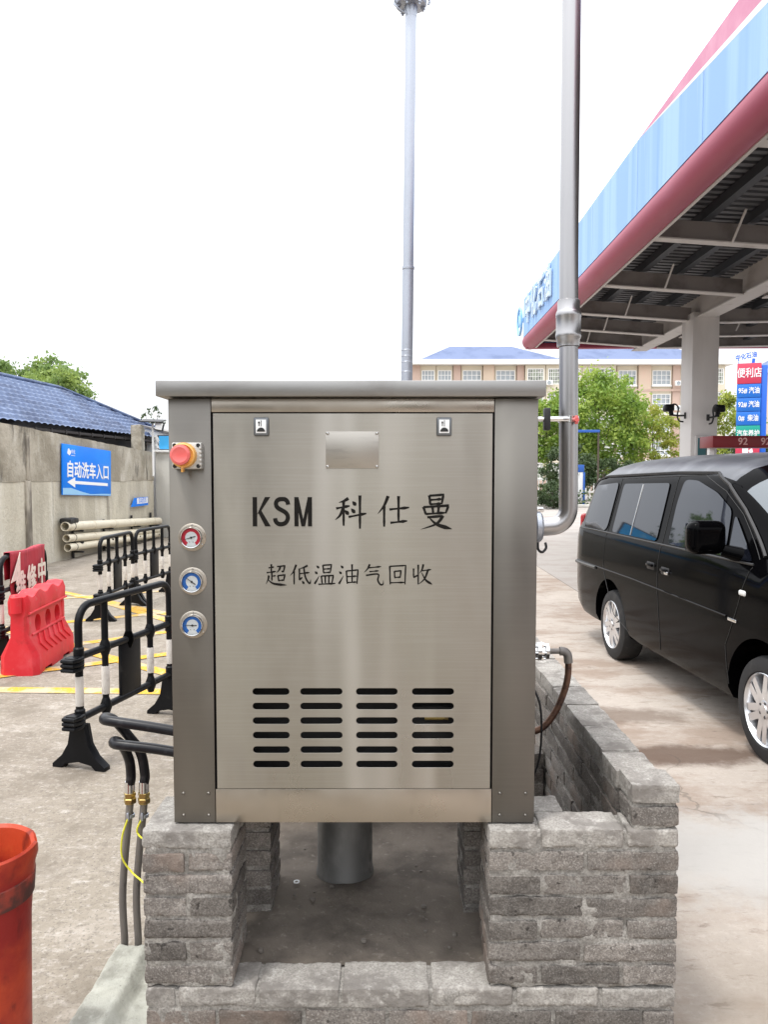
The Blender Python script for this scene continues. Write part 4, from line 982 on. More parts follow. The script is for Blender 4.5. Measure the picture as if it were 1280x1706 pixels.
b = B(); b.tube(smooth_path([(.40, 7.97, 6.42), (.455, 7.96, 6.36), (.44, 7.96, 6.32)], 5), .012, 8)
obj('bracket', b, galv, hd)

# ------------------------------------------------------------------ station canopy
CYAW = R(-1.33)
MC = Matrix.Rotation(CYAW, 4, 'Z')
cbase = MC @ Vector((5.78, 15.3, 0))
canopy = thing('station_canopy', 'filling station canopy with pale blue fascia and wine red lower tube on a square column', 'canopy', cbase, CYAW)
Y0, Y1 = -1.0, 19.5
FXc = 3.0
b = B(); b.box((FXc, Y0, 5.06), (FXc + .06, Y1 - .1, 5.06 + .3)); b.bm.free()
def ylin(y): return 5.89 - (10.16 - y) * .1021 if y < 10.16 else 5.89
def yl2(y): return 5.89 - (10.16 - y) * .0811 if y < 10.16 else 5.89
b = B(); seg = [Y0, 2, 4, 6, 8, 10.16, 12.5, 15.0, 17.3, 19.42]
for a0, a1 in zip(seg, seg[1:]):
    a1g = a1 - .012
    b.prism([(FXc, a0, 4.97), (FXc, a1g, 4.97), (FXc, a1g, ylin(a1g)), (FXc, a0, ylin(a0))], (.05, 0, 0))
fas = obj('fascia', b, fascia_blue, canopy, xf=MC)
b = B(); b.prism([(FXc, Y0, ylin(Y0) + .002), (FXc, 10.1, 5.886), (FXc, Y0, yl2(Y0))], (.05, 0, 0)); obj('white_stripe', b, bld_white, fas, xf=MC)
b = B(); b.prism([(FXc, Y0, yl2(Y0) + .002), (FXc, 10.13, 5.889), (FXc, Y0, 5.892)], (.05, 0, 0)); obj('red_stripe', b, fascia_pink, fas, xf=MC)
b = B()
ring = arc(FXc + .175, 4.875, .19, 60, 300, 14)
tb = [(x, z) for x, z in ring]
b.prism([(x, Y0, z) for x, z in tb] , (0, Y1 - Y0, 0))
b.box((FXc + .06, Y1 - .22, 4.69), (14.2, Y1, 4.82), .02)
obj('fascia_tube', b, fascia_red, canopy, xf=MC)
b = B(); b.box((FXc + .26, Y0, 4.692), (FXc + .30, Y1 - .25, 4.73)); obj('drip_strip', b, flange_m, canopy, xf=MC)
b = B(); b.box((FXc + .055, Y1 - .1, 4.83), (14.2, Y1 - .02, 5.88)); b.box((14.14, Y0, 4.7), (14.2, Y1 - .11, 5.88)); b.box((FXc + .055, Y0 - .08, 4.7), (14.2, Y0 - .005, 5.88)); obj('far_fascia', b, fascia_blue, canopy, xf=MC)
# corrugated deck, falling slightly inwards
SL = -.06
b = B(); xs_ = [FXc + .08 + .055 * i for i in range(int(11 / .055))]
yy = Y0 + .01; rows = []
ncy = int((Y1 - Y0 - .15) / .085)
for j in range(ncy):
    z0 = .03 if j % 2 else 0.0
    y = Y0 + .05 + j * .085
    for q in (y, y + .083): rows.append([b.bm.verts.new((x, q, 5.16 + z0 + SL * (x - FXc))) for x in (FXc + .06, 8.6, 14.1)])
for A, C in zip(rows, rows[1:]):
    for k in range(2): b._tag([b.bm.faces.new((A[k], A[k + 1], C[k + 1], C[k]))])
obj('deck', b, deck_m, canopy, xf=MC, sharp=10)
# long purlins, cross beams, main girder
for x in (3.40, 3.98, 4.58, 5.18, 6.2, 6.8, 7.4, 8.0, 8.6, 9.2, 9.8, 10.4):
    z = 5.15 + SL * (x - FXc)
    b = B(); b.box((x - .055, Y0 + .02, z - .13), (x + .06, Y1 - .3, z - .005)); obj('purlin', b, purlin_m, canopy, xf=MC)
for y in (2.3, 4.9, 7.45, 10.45, 13.05, 15.3, 16.9, 18.4):
    b = B()
    for (xa, xb) in ((FXc + .29, 5.60), (5.96, 11.3)):
        za = 4.735 + (-.075) * (xa - FXc - .29) * (1 if xa < 5 else 0) - (.2 if xa > 5 else 0); zb_ = 4.735 - .075 * (min(xb, 5.6) - FXc - .29) + (0 if xb < 6 else .06)
        b.mi = 0; b.prism([(xa, y - .01, za + .02), (xb, y - .01, zb_ + .02), (xb, y - .01, zb_ + .27), (xa, y - .01, za + .27)], (0, .02, 0))
        b.mi = 1; b.prism([(xa, y - .085, za), (xb, y - .085, zb_), (xb, y - .085, zb_ + .018), (xa, y - .085, za + .018)], (0, .17, 0))
    obj('cross_beam', b, [beam_m, flange_m], canopy, xf=MC)
for y in (7.45, 10.45, 13.05, 15.3, 16.9, 18.4):
    for x in (4.3, 7.1): b = B(); b.tube([(x, y - .1, 4.66), (x + .03, y - .42, 4.98)], .016, 6); obj('knee_brace', b, flange_m, canopy, xf=MC)
b = B(); b.box((5.66, Y0 + .1, 4.62), (5.90, 19.2, 5.10)); b.mi = 1; b.box((5.60, Y0 + .1, 4.592), (5.96, 19.2, 4.617)); obj('girder', b, [M('light_girder', (.46, .43, .41), .6, layers=[((.3, .26, .24), 1.5, .55, .75, (2, .4, 2), 5)]), flange_m], canopy, xf=MC)
b = B(); b.box((5.53, 15.0, 0), (6.03, 15.6, 4.70), .012); obj('column', b, col_m, canopy, xf=MC)
b = B(); b.box((5.53, 3.2, 0), (6.03, 3.8, 4.70), .012); obj('column', b, col_m, canopy, xf=MC)
for y in (3.2, 15.0):
    b = B(); b.box((11.2, y, 0), (11.7, y + .6, 4.70), .012); obj('column', b, col_m, canopy, xf=MC)
# lettering and round emblem on the fascia
LX = Matrix(((0, 0, -1, 0), (-1, 0, 0, 0), (0, 1, 0, 0), (0, 0, 0, 1)))
for i, ch in enumerate('中化石油'):
    b = B(); b.mesh(heavy_text(ch, .74, .018, .014, 1.0), Matrix.Translation((FXc - .035, 18.55 - .83 * i, 5.46)) @ LX)
    obj('lettering', b, faint_letter, fas, xf=MC)
b = B(); b.lathe([(.30, 0), (.36, 0), (.36, .05), (.30, .05)], 30, Matrix.Translation((FXc - .02, 19.75, 5.42)) @ Matrix.Rotation(R(-90), 4, 'Y'), close=True)
b.prism([Matrix.Translation((FXc - .05, 19.75, 5.42)) @ Matrix.Rotation(R(-90), 4, 'Y') @ Vector((x, y, 0)) for x, y in ((-.2, -.12), (.12, -.2), (.22, .0), (.05, .05), (.2, .2), (-.12, .18), (-.02, .0))], (.03, 0, 0))
b.box((FXc + .0, 19.38, 5.38), (FXc + .03, 19.9, 5.46))
obj('emblem', b, sign_wave, canopy, xf=MC)

case = thing('display_case', 'glazed poster case on the front of the square column', 'display case', MC @ Vector((5.8, 14.9, 1.9)), CYAW)
b = B(); b.box((5.60, 14.93, 1.45), (5.98, 14.998, 2.36), .006); obj('frame', b, flange_m, case, xf=MC)
b = B(); b.box((5.64, 14.92, 1.5), (5.94, 14.929, 2.31)); obj('poster', b, teal_m, case, xf=MC)
def hook(cx, cy, cz, dirv, label):
    t = thing('hose_hook', label, 'hook', MC @ Vector((cx, cy, cz)), CYAW, 'curled hooks on the column')
    d = Vector(dirv); s = Vector((-d.y, d.x, 0)); P = lambda a, c, z: Vector((cx, cy, cz)) + d * a + s * c + Vector((0, 0, z))
    b = B(); b.tube([P(0, 0, 0), P(.16, 0, 0), P(.30, 0, .02)], .018, 8); b.tube([P(.0, 0, -.06), P(.0, 0, .06)], .03, 8)
    b.tube(smooth_path([P(.04, 0, -.12), P(.12, 0, -.10), P(.16, 0, .0), P(.14, 0, .14), P(.20, 0, .22), P(.28, 0, .2)], 5), .016, 8); obj('bracket', b, van_trim, t, xf=MC)
    b = B(); b.rbox(P(.33, 0, .13) - Vector((.09, .09, .05)), P(.33, 0, .13) + Vector((.09, .09, .09)), .04, .03, .01, 1, 9); b.tube([P(.27, 0, .0), P(.3, 0, .16)], .045, 8); obj('nozzle', b, black_pl, t, xf=MC)
hook(5.53, 15.3, 2.76, (-1, 0, 0), 'black curled hook with nozzle on the bright side face of the column')
hook(5.85, 15.0, 2.70, (.25, -.97, 0), 'black curled hook with nozzle on the front face of the column')

# dispenser beyond the van
disp = thing('fuel_dispenser', 'fuel dispenser with dark red header showing 92 twice beyond the black van', 'dispenser', (6.2, 13.2, 0))
b = B(); b.box((5.60, 12.96, .15), (6.75, 13.44, 1.94), .02); b.box((5.52, 13.15, 1.94), (5.60, 13.25, 2.27)); obj('cabinet', b, white_p, disp)
b = B(); b.box((5.48, 12.93, 2.075), (6.95, 13.47, 2.27), .008); hdr = obj('header', b, pump_red, disp)
for x in (5.98, 6.36): b = B(); b.mesh(text_mesh('92', .165, .001, .002, 1.0), at(x, 12.9285, 2.172) @ FRONT); obj('lettering', b, pink_txt, hdr)
b = B(); b.box((5.7, 12.945, 1.25), (6.65, 12.958, 1.8)); obj('screen', b, pane_m, disp)
b = B(); b.box((5.3, 12.6, 0), (7.2, 13.8, .148), .02); obj('island', b, grey_wall, disp)

# tall price sign
ps = thing('price_sign', 'tall blue station totem sign with red head and fuel names', 'sign', (11.72, 25, 0), R(-22))
PM = Matrix.Translation((11.72, 25, 0)) @ Matrix.Rotation(R(-22), 4, 'Z') @ Matrix.Diagonal((.80, 1, 1, 1))
z0 = 1.2
b = B(); b.box((-.42, 0, .0), (.42, .45, 5.0), .03); b.box((.43, .02, 0), (.66, .43, 5.05), .03); obj('body', b, sg_side, ps, xf=PM)
rows_ = [(4.44, 5.10, sg_red, '便利店', .34), (3.93, 4.43, sg_blue, '95#汽油', .24), (3.62, 3.92, sg_blue, '', .2), (3.30, 3.80, sg_blue, '', .2)]
for za, zb_, mt_, s_, sz in ((4.46, 5.12, sg_red, '便利店', .33), (4.02, 4.45, sg_blue, '95# 汽油', .22), (3.58, 4.01, sg_blue, '92# 汽油', .22), (3.14, 3.57, sg_blue, '0#  柴油', .22), (2.60, 3.13, sg_green, '汽车养护', .23), (1.9, 2.59, sg_red, '', .2)):
    b = B(); b.box((-.45, -.03, za + .004), (.43, -.002, zb_ - .004), .004); p_ = obj('panel', b, mt_, ps, xf=PM)
    if s_: b = B(); b.mesh(heavy_text(s_, sz, .002, .005, .92), at(0, -.0335, (za + zb_) / 2) @ FRONT); obj('lettering', b, sign_white, p_, xf=PM)
    else:
        b = B(); b.box((-.2, -.034, 2.25), (.02, -.031, 2.50)); b.prism([(.02, -.034, 2.32), (.16, -.034, 2.42), (.2, -.034, 2.28), (.1, -.034, 2.22)], (0, .002, 0)); obj('pump_symbol', b, sign_white, p_, xf=PM)
b = B(); b.mesh(heavy_text('中化石油', .20, .015, .006, 1.0), at(-.12, .2, 5.36) @ FRONT @ Matrix.Rotation(R(8), 4, 'Z'))
b.tube([(.12, .2, 5.0), (.16, .2, 5.28)], .06, 8); b.tube([(-.40, .2, 5.1), (-.38, .2, 5.27)], .012, 6)
obj('top_lettering', b, sg_side, ps, xf=PM)

# ------------------------------------------------------------------ black van
van = thing('black_van', 'glossy black van with tinted windows and silver wheels parked beside the canopy', 'van', (2.0, 6.9, 0), 0)
fwd = Vector((.06, -.998, 0)).normalized(); lft = Vector((.998, .06, 0)).normalized()   # lft: across the van, away from the cabinet
VM = Matrix(((fwd.x, lft.x, 0, 2.03 + lft.x * .84), (fwd.y, lft.y, 0, 6.916 + lft.y * .84), (0, 0, 1, 0), (0, 0, 0, 1)))
van.location = VM @ Vector((0, 0, 0))
SEC = [(.24, .70), (.27, .79), (.34, .825), (.50, .838), (.74, .842), (.78, .846), (.82, .842), (1.0, .838), (1.10, .822), (1.135, .808), (1.40, .748), (1.60, .702), (1.655, .682), (1.672, .668), (1.70, .64), (1.76, .55), (1.80, .42), (1.825, .22), (1.832, 0)]
TOPS = [(-1.12, 1.15), (-1.08, 1.34), (-1.0, 1.52), (-.9, 1.66), (-.78, 1.745), (-.6, 1.79), (-.3, 1.815), (.3, 1.832), (1.3, 1.835), (1.65, 1.82), (1.85, 1.775), (2.1, 1.62), (2.4, 1.40), (2.7, 1.18), (2.78, 1.12), (3.0, 1.06), (3.2, .97), (3.3, .82), (3.34, .62)]
WID = [(-1.12, .66), (-1.09, .76), (-1.02, .815), (-.85, .838), (-.5, .842), (2.6, .842), (2.9, .825), (3.1, .77), (3.25, .68), (3.34, .55)]
BOT = [(-1.12, .36), (-1.05, .30), (-.9, .25), (-.6, .24), (2.9, .24), (3.2, .26), (3.34, .34)]
def lerp(T, s):
    if s <= T[0][0]: return T[0][1]
    for (a, x), (c, y) in zip(T, T[1:]):
        if s <= c:
            return x + (y - x) * (s - a) / (c - a)
    return T[-1][1]
def half_w(s, z):
    T = lerp(TOPS, s); zz = z
    if z > 1.10 and T > 1.12: zz = 1.10 + (z - 1.10) * (1.832 - 1.10) / (T - 1.10)
    return lerp(SEC, min(zz, 1.832)) * lerp(WID, s) / .842
SS = sorted(set([-1.12, -1.10, -1.07, -1.02, -.95, -.88, -.8, -.7, -.6] + [-.5 + .1 * i for i in range(24)] + [1.85 + .1 * i for i in range(9)] + [2.74, 2.8, 2.9, 3.0, 3.1, 3.18, 3.25, 3.3, 3.34]))
def section(s):
    T = lerp(TOPS, s); Bz = lerp(BOT, s); k = lerp(WID, s) / .842; out = []
    for z, wd in SEC:
        if T > 1.12: zz = z if z <= 1.10 else 1.10 + (z - 1.10) * (T - 1.10) / (1.832 - 1.10)
        else: zz = .24 + (z - .24) * (T - .24) / (1.832 - .24) if z > 1.1 else .24 + (z - .24) * (T - .24 - .12) / .86 if True else z
        if T <= 1.12:
            zz = .24 + (z - .24) * (T - .14 - .24) / .86 if z <= 1.1 else (T - .14) + .14 * (z - 1.1) / .732
            wd2 = wd if z <= 1.1 else lerp([(1.1, .822), (1.3, .79), (1.5, .70), (1.7, .5), (1.832, 0)], z)
            # keep side proportion on the bonnet
            w_ = wd2 * k
        else: w_ = wd * k
        out.append((w_, Bz + max(zz - .24, 0) * (T - Bz) / (T - .24)))
    return out
b = B(); rings = []
for s in SS:
    sec = section(s); ring = [b.bm.verts.new((s, -w_, z)) for w_, z in sec] + [b.bm.verts.new((s, w_, z)) for w_, z in sec[-2::-1]]
    rings.append(ring)
for A, C in zip(rings, rings[1:]):
    n = len(A)
    for k in range(n):
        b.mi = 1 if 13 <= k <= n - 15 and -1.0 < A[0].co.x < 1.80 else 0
        b._tag([b.bm.faces.new((A[k], A[(k + 1) % n], C[(k + 1) % n], C[k]))])
b.mi = 0
b._tag([b.bm.faces.new(rings[0]), b.bm.faces.new(rings[-1][::-1])])
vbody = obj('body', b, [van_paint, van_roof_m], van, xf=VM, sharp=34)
cut = []
for s in (0.0, 2.5):
    for sd_ in (-1, 1):
        k = B(); k.lathe([(0, 0), (.395, 0), (.395, .34), (0, .34)], 44, VM @ Matrix.Translation((s, sd_ * .60 - .07 * (sd_ < 0) - .0, .325)) @ Matrix.Rotation(R(90 if sd_ < 0 else -90), 4, 'X') @ Matrix.Translation((0, 0, -.0)))
        co = obj('cut', k, van_trim); cut.append(co)
bpy.context.view_layer.update(); boolean(vbody, cut)
def side_pt(s, z, off=0.0): return Vector((s, -half_w(s, z) - off, z))
def grow(poly, d):
    n = len(poly); out = []
    c = (sum(p[0] for p in poly) / n, sum(p[1] for p in poly) / n)
    for i in range(n):
        a = Vector(poly[i - 1]); p = Vector(poly[i]); q = Vector(poly[(i + 1) % n])
        e1 = (p - a).normalized(); e2 = (q - p).normalized(); n1 = Vector((e1.y, -e1.x)); n2 = Vector((e2.y, -e2.x))
        m = (n1 + n2); m = m / max(m.length_squared / 2, .5) ; out.append(tuple(p + m * d))
    return out
def rounded(poly, r, n=5):
    out = []; N = len(poly)
    for i in range(N):
        a, p, q = Vector(poly[i - 1]), Vector(poly[i]), Vector(poly[(i + 1) % N])
        u = min(r, (a - p).length * .45); v = min(r, (q - p).length * .45)
        A = p + (a - p).normalized() * u; C = p + (q - p).normalized() * v
        for t in range(n + 1):
            t /= n; out.append(tuple(A * (1 - t) ** 2 + p * 2 * t * (1 - t) + C * t * t))
    return out
def side_panel(poly, off, hole=None):
    """sheet following the body side: outline in (s, z)"""
    lo = Vector((min(p[0] for p in poly), min(p[1] for p in poly))); hi = Vector((max(p[0] for p in poly), max(p[1] for p in poly)))
    vs = [Vector(p) for p in poly]; n = len(vs); ed = [(i, (i + 1) % n) for i in range(n)]
    if hole: 
        m = len(vs); vs += [Vector(p) for p in hole]; ed += [(m + i, m + (i + 1) % len(hole)) for i in range(len(hole))]
    x = lo.x + .06
    while x < hi.x:
        y = lo.y + .06
        while y < hi.y: vs.append(Vector((x, y))); y += .06
        x += .09
    r = delaunay_2d_cdt(vs, ed, [], 3 if hole else 1, 1e-6)
    b = B(); V = [b.bm.verts.new(side_pt(p.x, p.y, off)) for p in r[0]]
    def inside(p, pl):
        c = False
        for (xa, ya), (xb, yb) in zip(pl, pl[-1:] + pl[:-1]):
            if (ya > p.y) != (yb > p.y) and p.x < (xb - xa) * (p.y - ya) / (yb - ya) + xa: c = not c
        return c
    for f in r[2]:
        cen = sum((r[0][i] for i in f), Vector((0, 0))) / len(f)
        if not inside(cen, poly) or (hole and inside(cen, hole)): continue
        try: b._tag([b.bm.faces.new([V[i] for i in f])])
        except ValueError: pass
    bmesh.ops.delete(b.bm, geom=[v for v in b.bm.verts if not v.link_faces], context='VERTS')
    return b
WIN = {
 'rear_quarter': [(-.835, 1.160), (-.765, 1.50), (-.735, 1.548), (-.175, 1.585), (-.150, 1.56), (-.178, 1.18), (-.235, 1.140), (-.80, 1.140)],
 'sliding_door': [(-.035, 1.145), (-.012, 1.578), (.925, 1.60), (.935, 1.57), (.935, 1.150)],
 'front_door': [(1.148, 1.148), (1.138, 1.45), (1.172, 1.615), (1.22, 1.63), (1.385, 1.625), (1.70, 1.55), (1.925, 1.445), (1.985, 1.19), (1.985, 1.150)],
 'front_corner': [(2.03, 1.150), (1.975, 1.42), (2.30, 1.160), (2.29, 1.150)]}
for nm, poly in WIN.items():
    pr_ = rounded(poly[::-1] if False else poly, .045)
    # orientation: make clockwise growth outward
    area = sum(p[0] * q[1] - q[0] * p[1] for p, q in zip(pr_, pr_[1:] + pr_[:1]))
    if area < 0: pr_ = pr_[::-1]
    big = grow(pr_, .022)
    sfr = obj('window_surround', side_panel(big, .009, pr_), van_trim, van, xf=VM, sharp=60)
    g_ = obj('window', side_panel(pr_, .008), glass_m, van, xf=VM, sharp=180)
    md = sfr.modifiers.new('thick', 'SOLIDIFY'); md.thickness = .006; md.offset = 0
    bpy.context.view_layer.update(); boolean(sfr, [])
    if nm == 'sliding_door':
        b = B(); b.tube([side_pt(.405, 1.150, .006), side_pt(.430, 1.58, .006)], .009, 6); obj('glass_rail', b, chrome, g_, xf=VM)
def seam(pts, wd=.006, off=.001, mat=None, nm='door_gap'):
    b = B(); P = []
    for a, c in zip(pts, pts[1:]):
        for k in range(10): P.append((a[0] + (c[0] - a[0]) * k / 10, a[1] + (c[1] - a[1]) * k / 10))
    P.append(pts[-1])
    b.tube([side_pt(s, z, off) for s, z in P], wd / 2, 5)
    return obj(nm, b, mat or black_gap, van, xf=VM)
seam([(-.155, 1.14), (-.165, .83), (-.10, .70), (.10, .42), (.42, .34)])
seam([(-.155, 1.14), (-.10, 1.62), (1.05, 1.655)])
seam([(1.05, 1.655), (1.04, 1.16), (1.035, .86), (1.09, .45), (1.08, .33)])
seam([(2.12, .36), (2.09, .60), (2.20, .80), (2.33, 1.12)])
seam([(1.05, 1.655), (1.45, 1.665), (1.80, 1.56), (2.05, 1.42), (2.36, 1.17)])
seam([(-1.05, 1.115), (-.5, 1.128), (2.33, 1.135)], .016, .003, van_trim, 'belt_strip')
seam([(-.98, .79), (.5, .80), (2.1, .785)], .012, .002, van_paint, 'side_crease')
seam([(-1.02, .77), (-.36, .78)], .03, .006, van_grey, 'bumper_highlight')  # paler grey strip stands for the bright highlight along the bumper
seam([(-.98, 1.46), (-.80, 1.602), (-.5, 1.64), (1.0, 1.68), (1.6, 1.68), (1.82, 1.60), (2.06, 1.45), (2.4, 1.19)], .026, .004, van_trim, 'roof_gutter')
b = B(); b.box((-1.15, -.66, .34), (-1.10, .66, .72), .03); obj('rear_bumper', b, van_paint, van, xf=VM)
for sd_ in (-1, 1):
    b = B(); b.box((-1.135, sd_ * .70 - .06, .85), (-1.06, sd_ * .70 + .06, 1.25), .03); obj('tail_light', b, lamp_red, van, xf=VM)
    b = B(); b.box((3.12, sd_ * .56 - .14, .66), (3.33, sd_ * .56 + .14, .84), .04); obj('headlight', b, head_lens, van, xf=VM)
b = B(); b.box((3.18, -.70, .30), (3.40, .70, .56), .05); obj('front_bumper', b, van_paint, van, xf=VM)
b = B(); b.box((3.24, -.40, .64), (3.345, .40, .80), .02); obj('grille', b, van_trim, van, xf=VM)
# windscreen: follows the sloping front of the loft
b = B(); g = []
for s in [1.98 + .08 * i for i in range(10)]:
    sec = [p for p in section(s)]; row = []
    for k in range(-8, 9):
        f = abs(k) / 8; j0 = 13; idx = 18 - f * 5.6; i0 = int(idx); i1 = min(i0 + 1, 18); t = idx - i0
        w_ = sec[i0][0] * (1 - t) + sec[i1][0] * t; z = sec[i0][1] * (1 - t) + sec[i1][1] * t
        row.append(b.bm.verts.new((s + .006, math.copysign(w_, k) * .985 if k else 0, z + .008)))
    g.append(row)
for A, C in zip(g, g[1:]):
    for k in range(16): b._tag([b.bm.faces.new((A[k], A[k + 1], C[k + 1], C[k]))])
obj('windscreen', b, shield_m, van, xf=VM)
# mirror
b = B(); b.rbox((2.02, -1.10, 1.175), (2.15, -.865, 1.385), .055, .02); b.tube([(2.10, -.88, 1.20), (2.16, -.77, 1.17)], [.04, .05], 10)
mir = obj('mirror', b, van_paint, van, xf=VM)
b = B(); b.box((2.012, -1.08, 1.195), (2.018, -.885, 1.365), .002); obj('mirror_glass', b, glass_m, mir, xf=VM)
b = B(); b.rbox((2.02, .865, 1.175), (2.15, 1.10, 1.385), .055, .03); b.tube([(2.10, .88, 1.20), (2.16, .77, 1.17)], [.04, .05], 10); obj('mirror', b, van_paint, van, xf=VM)
for s, z, n_ in ((.90, .955, 1), (1.17, .945, 1)):
    b = B(); b.box((s - .075, -half_w(s, z) - .004, z - .032), (s + .075, -half_w(s, z) + .02, z + .032), .012); h = obj('door_handle', b, van_trim, van, xf=VM)
    b = B(); b.box((s - .055, -half_w(s, z) - .022, z - .004), (s + .062, -half_w(s, z) - .003, z + .018), .008); obj('grip', b, van_paint, h, xf=VM)
b = B(); b.box((1.19, -half_w(1.2, .94) - .020, .925), (1.245, -half_w(1.2, .94) - .001, .95), .006); obj('lock_plate', b, chrome, van, xf=VM)
b = B(); b.rbox((2.24, -half_w(2.28, .955) - .010, .94), (2.315, -half_w(2.28, .955) + .02, .975), .012, .01); obj('indicator', b, lamp_white, van, xf=VM)
b = B(); b.box((2.13, -half_w(2.18, .775) - .008, .765), (2.23, -half_w(2.18, .775), .785), .004); obj('badge', b, chrome, van, xf=VM)
# wheels
def wheel(s, sd_):
    X = VM @ Matrix.Translation((s, sd_ * .82, .31)) @ (Matrix.Rotation(R(90), 4, 'X') if sd_ < 0 else Matrix.Rotation(R(-90), 4, 'X'))
    b = B(); b.lathe([(.195, -.20), (.255, -.205), (.298, -.19), (.311, -.16), (.311, -.04), (.300, -.012), (.262, .002), (.222, .001), (.210, -.012), (.205, -.03)], 56, X)
    for a in range(0, 360, 6):
        m_ = X @ Matrix.Rotation(R(a), 4, 'Z'); 
    wt = obj('wheel', b, tyre_m, van, xf=None)
    b = B(); b.lathe([(.212, -.012), (.215, -.004), (.211, .0), (.206, -.008), (.192, -.05), (.185, -.15)], 56, X)
    for k in range(6):
        for da in (-9.5, 9.5):
            q = X @ Matrix.Rotation(R(k * 60 + 20), 4, 'Z')
            pts = []
            c, s_ = math.cos(R(da)), math.sin(R(da))
            w0, w1 = .024, .021
            r0, r1 = .045, .200
            o = [Vector((r0, da / 9.5 * .018 - w0, 0)), Vector((r1 * c, r1 * s_ - w1, 0)), Vector((r1 * c, r1 * s_ + w1, 0)), Vector((r0, da / 9.5 * .018 + w0, 0))]
            top_ = [b.bm.verts.new(q @ (v + Vector((0, 0, zt)))) for v, zt in zip(o, (-.008, -.012, -.012, -.008))]
            bot_ = [b.bm.verts.new(q @ (v * 1.0 + Vector((0, 0, -.05)))) for v in o]
            b._tag([b.bm.faces.new(top_)] + [b.bm.faces.new((top_[i], bot_[i], bot_[(i + 1) % 4], top_[(i + 1) % 4])) for i in range(4)])
    b.lathe([(.062, -.05), (.062, -.012), (.050, -.004), (.034, -.004), (.032, .0), (0, .002)], 24, X)
    obj('rim', b, alloy, wt)
    b = B(); b.lathe([(0, -.07), (.19, -.075)], 30, X); 
    for k in range(5): b.lathe([(0, -.001), (.009, -.002), (.009, -.02)], 8, X @ Matrix.Rotation(R(72 * k), 4, 'Z') @ at(.043, 0, 0))
    obj('brake_disc', b, alloy_dk, wt)
for s in (0, 2.5):
    for sd_ in (-1, 1): wheel(s, sd_)
b = B(); b.box((-1.0, -.60, .20), (3.1, .60, .30)); obj('underbody', b, dark_in, van, xf=VM)

# ------------------------------------------------------------------ apartment blocks beyond the yard
def window_mesh(wd, ht, nx, ny_, bar=.07):
    b = B(); b.box((-wd / 2, -.06, 0), (wd / 2, .06, .1)); b.box((-wd / 2, -.06, ht - .1), (wd / 2, .06, ht))
    b.box((-wd / 2, -.06, .1), (-wd / 2 + .1, .06, ht - .1)); b.box((wd / 2 - .1, -.06, .1), (wd / 2, .06, ht - .1))
    for i in range(1, nx): x = -wd / 2 + wd * i / nx; b.box((x - bar / 2, -.05, .1), (x + bar / 2, .05, ht - .1))
    for i in range(1, ny_): z = ht * i / ny_; b.box((-wd / 2 + .1, -.045, z - bar / 2), (wd / 2 - .1, .045, z + bar / 2))
    return b
def block(name, label, x0, x1, Y, ztop, cols, roofs, floors=5, fh=3.0, depth=12):
    t = thing(name, label, 'building', ((x0 + x1) / 2, Y, 0))
    b = B(); b.box((x0, Y + .4, 0), (x1, Y + depth, ztop), .02); obj('wall', b, bld_tan, t)
    protos = {}
    for (xa, xb, ty) in cols:
        if ty == 'p' or ty == 'k':
            b = B(); b.box((xa, Y - (.25 if ty == 'p' else .1), 0), (xb, Y + .42, ztop - .02), .02); obj('pier', b, bld_tan if ty == 'p' else bld_pink, t); continue
        b = B(); b.box((xa, Y + (.1 if ty == 'w' else -.5), 0), (xb, Y + .41, ztop - .03), .02); obj('bay', b, {'w': bld_cream, 'b': bld_cream}[ty], t)
        for f in range(floors):
            zb = ztop - .55 - fh * f - 1.95; wd = xb - xa - (.35 if ty == 'w' else .5); yf = Y + (.06 if ty == 'w' else -.55)
            key = (ty, round(wd, 2))
            if key not in protos:
                if ty == 'w': w_ = obj('window', window_mesh(wd, 1.85, 4, 3), bld_white, t, local=True); gl = (wd, 1.8, pane_m)
                else: w_ = obj('balcony_window', window_mesh(wd, 2.0, 6, 4, .05), bld_white, t, local=True); gl = (wd, 1.95, balc_m)
                b = B(); b.box((-gl[0] / 2 + .03, .0, .03), (gl[0] / 2 - .03, .04, gl[1])); p = obj('pane', b, gl[2], w_, local=True)
                if ty == 'b': b = B(); b.box((-wd / 2 - .1, -.1, -.95), (wd / 2 + .1, .10, -.02)); obj('parapet', b, bld_pink if f % 2 else bld_cream, w_, local=True)
                else: b = B(); b.box((-wd / 2 - .1, -.2, -.22), (wd / 2 + .1, .06, -.02)); obj('sill', b, bld_white, w_, local=True)
                protos[key] = w_
            else: w_ = copy_tree(protos[key], t)
            w_.location = ((xa + xb) / 2 - t.location.x, yf - .02 - Y, zb)
    for f in range(1, floors):
        z = ztop - fh * f - .32; b = B(); b.box((x0 - .05, Y - .30, z), (x1 + .05, Y - .262, z + .28)); obj('string_course', b, bld_pink if f % 2 else bld_white, t)
    b = B(); b.box((x0 - .7, Y - 1.1, ztop), (x1 + .7, Y + depth + .8, ztop + .62), .03); obj('cornice', b, bld_white, t)
    for (ra, rb, rc, rd, hh) in roofs:
        b = B(); y0, y1 = Y - .9, Y + depth; ym0, ym1 = Y + 3, Y + depth - 4; z0 = ztop + .63
        q = [(ra, y0, z0), (rd, y0, z0), (rd, y1, z0), (ra, y1, z0), (rb, ym0, z0 + hh), (rc, ym0, z0 + hh), (rc, ym1, z0 + hh), (rb, ym1, z0 + hh)]
        V = [b.bm.verts.new(p) for p in q]
        for f in ((0, 1, 5, 4), (1, 2, 6, 5), (2, 3, 7, 6), (3, 0, 4, 7), (4, 5, 6, 7), (3, 2, 1, 0)): b._tag([b.bm.faces.new([V[i] for i in f])])
        obj('roof', b, bld_roof, t, sharp=5)
    return t
px = lambda p: (p - 640) / 12.9
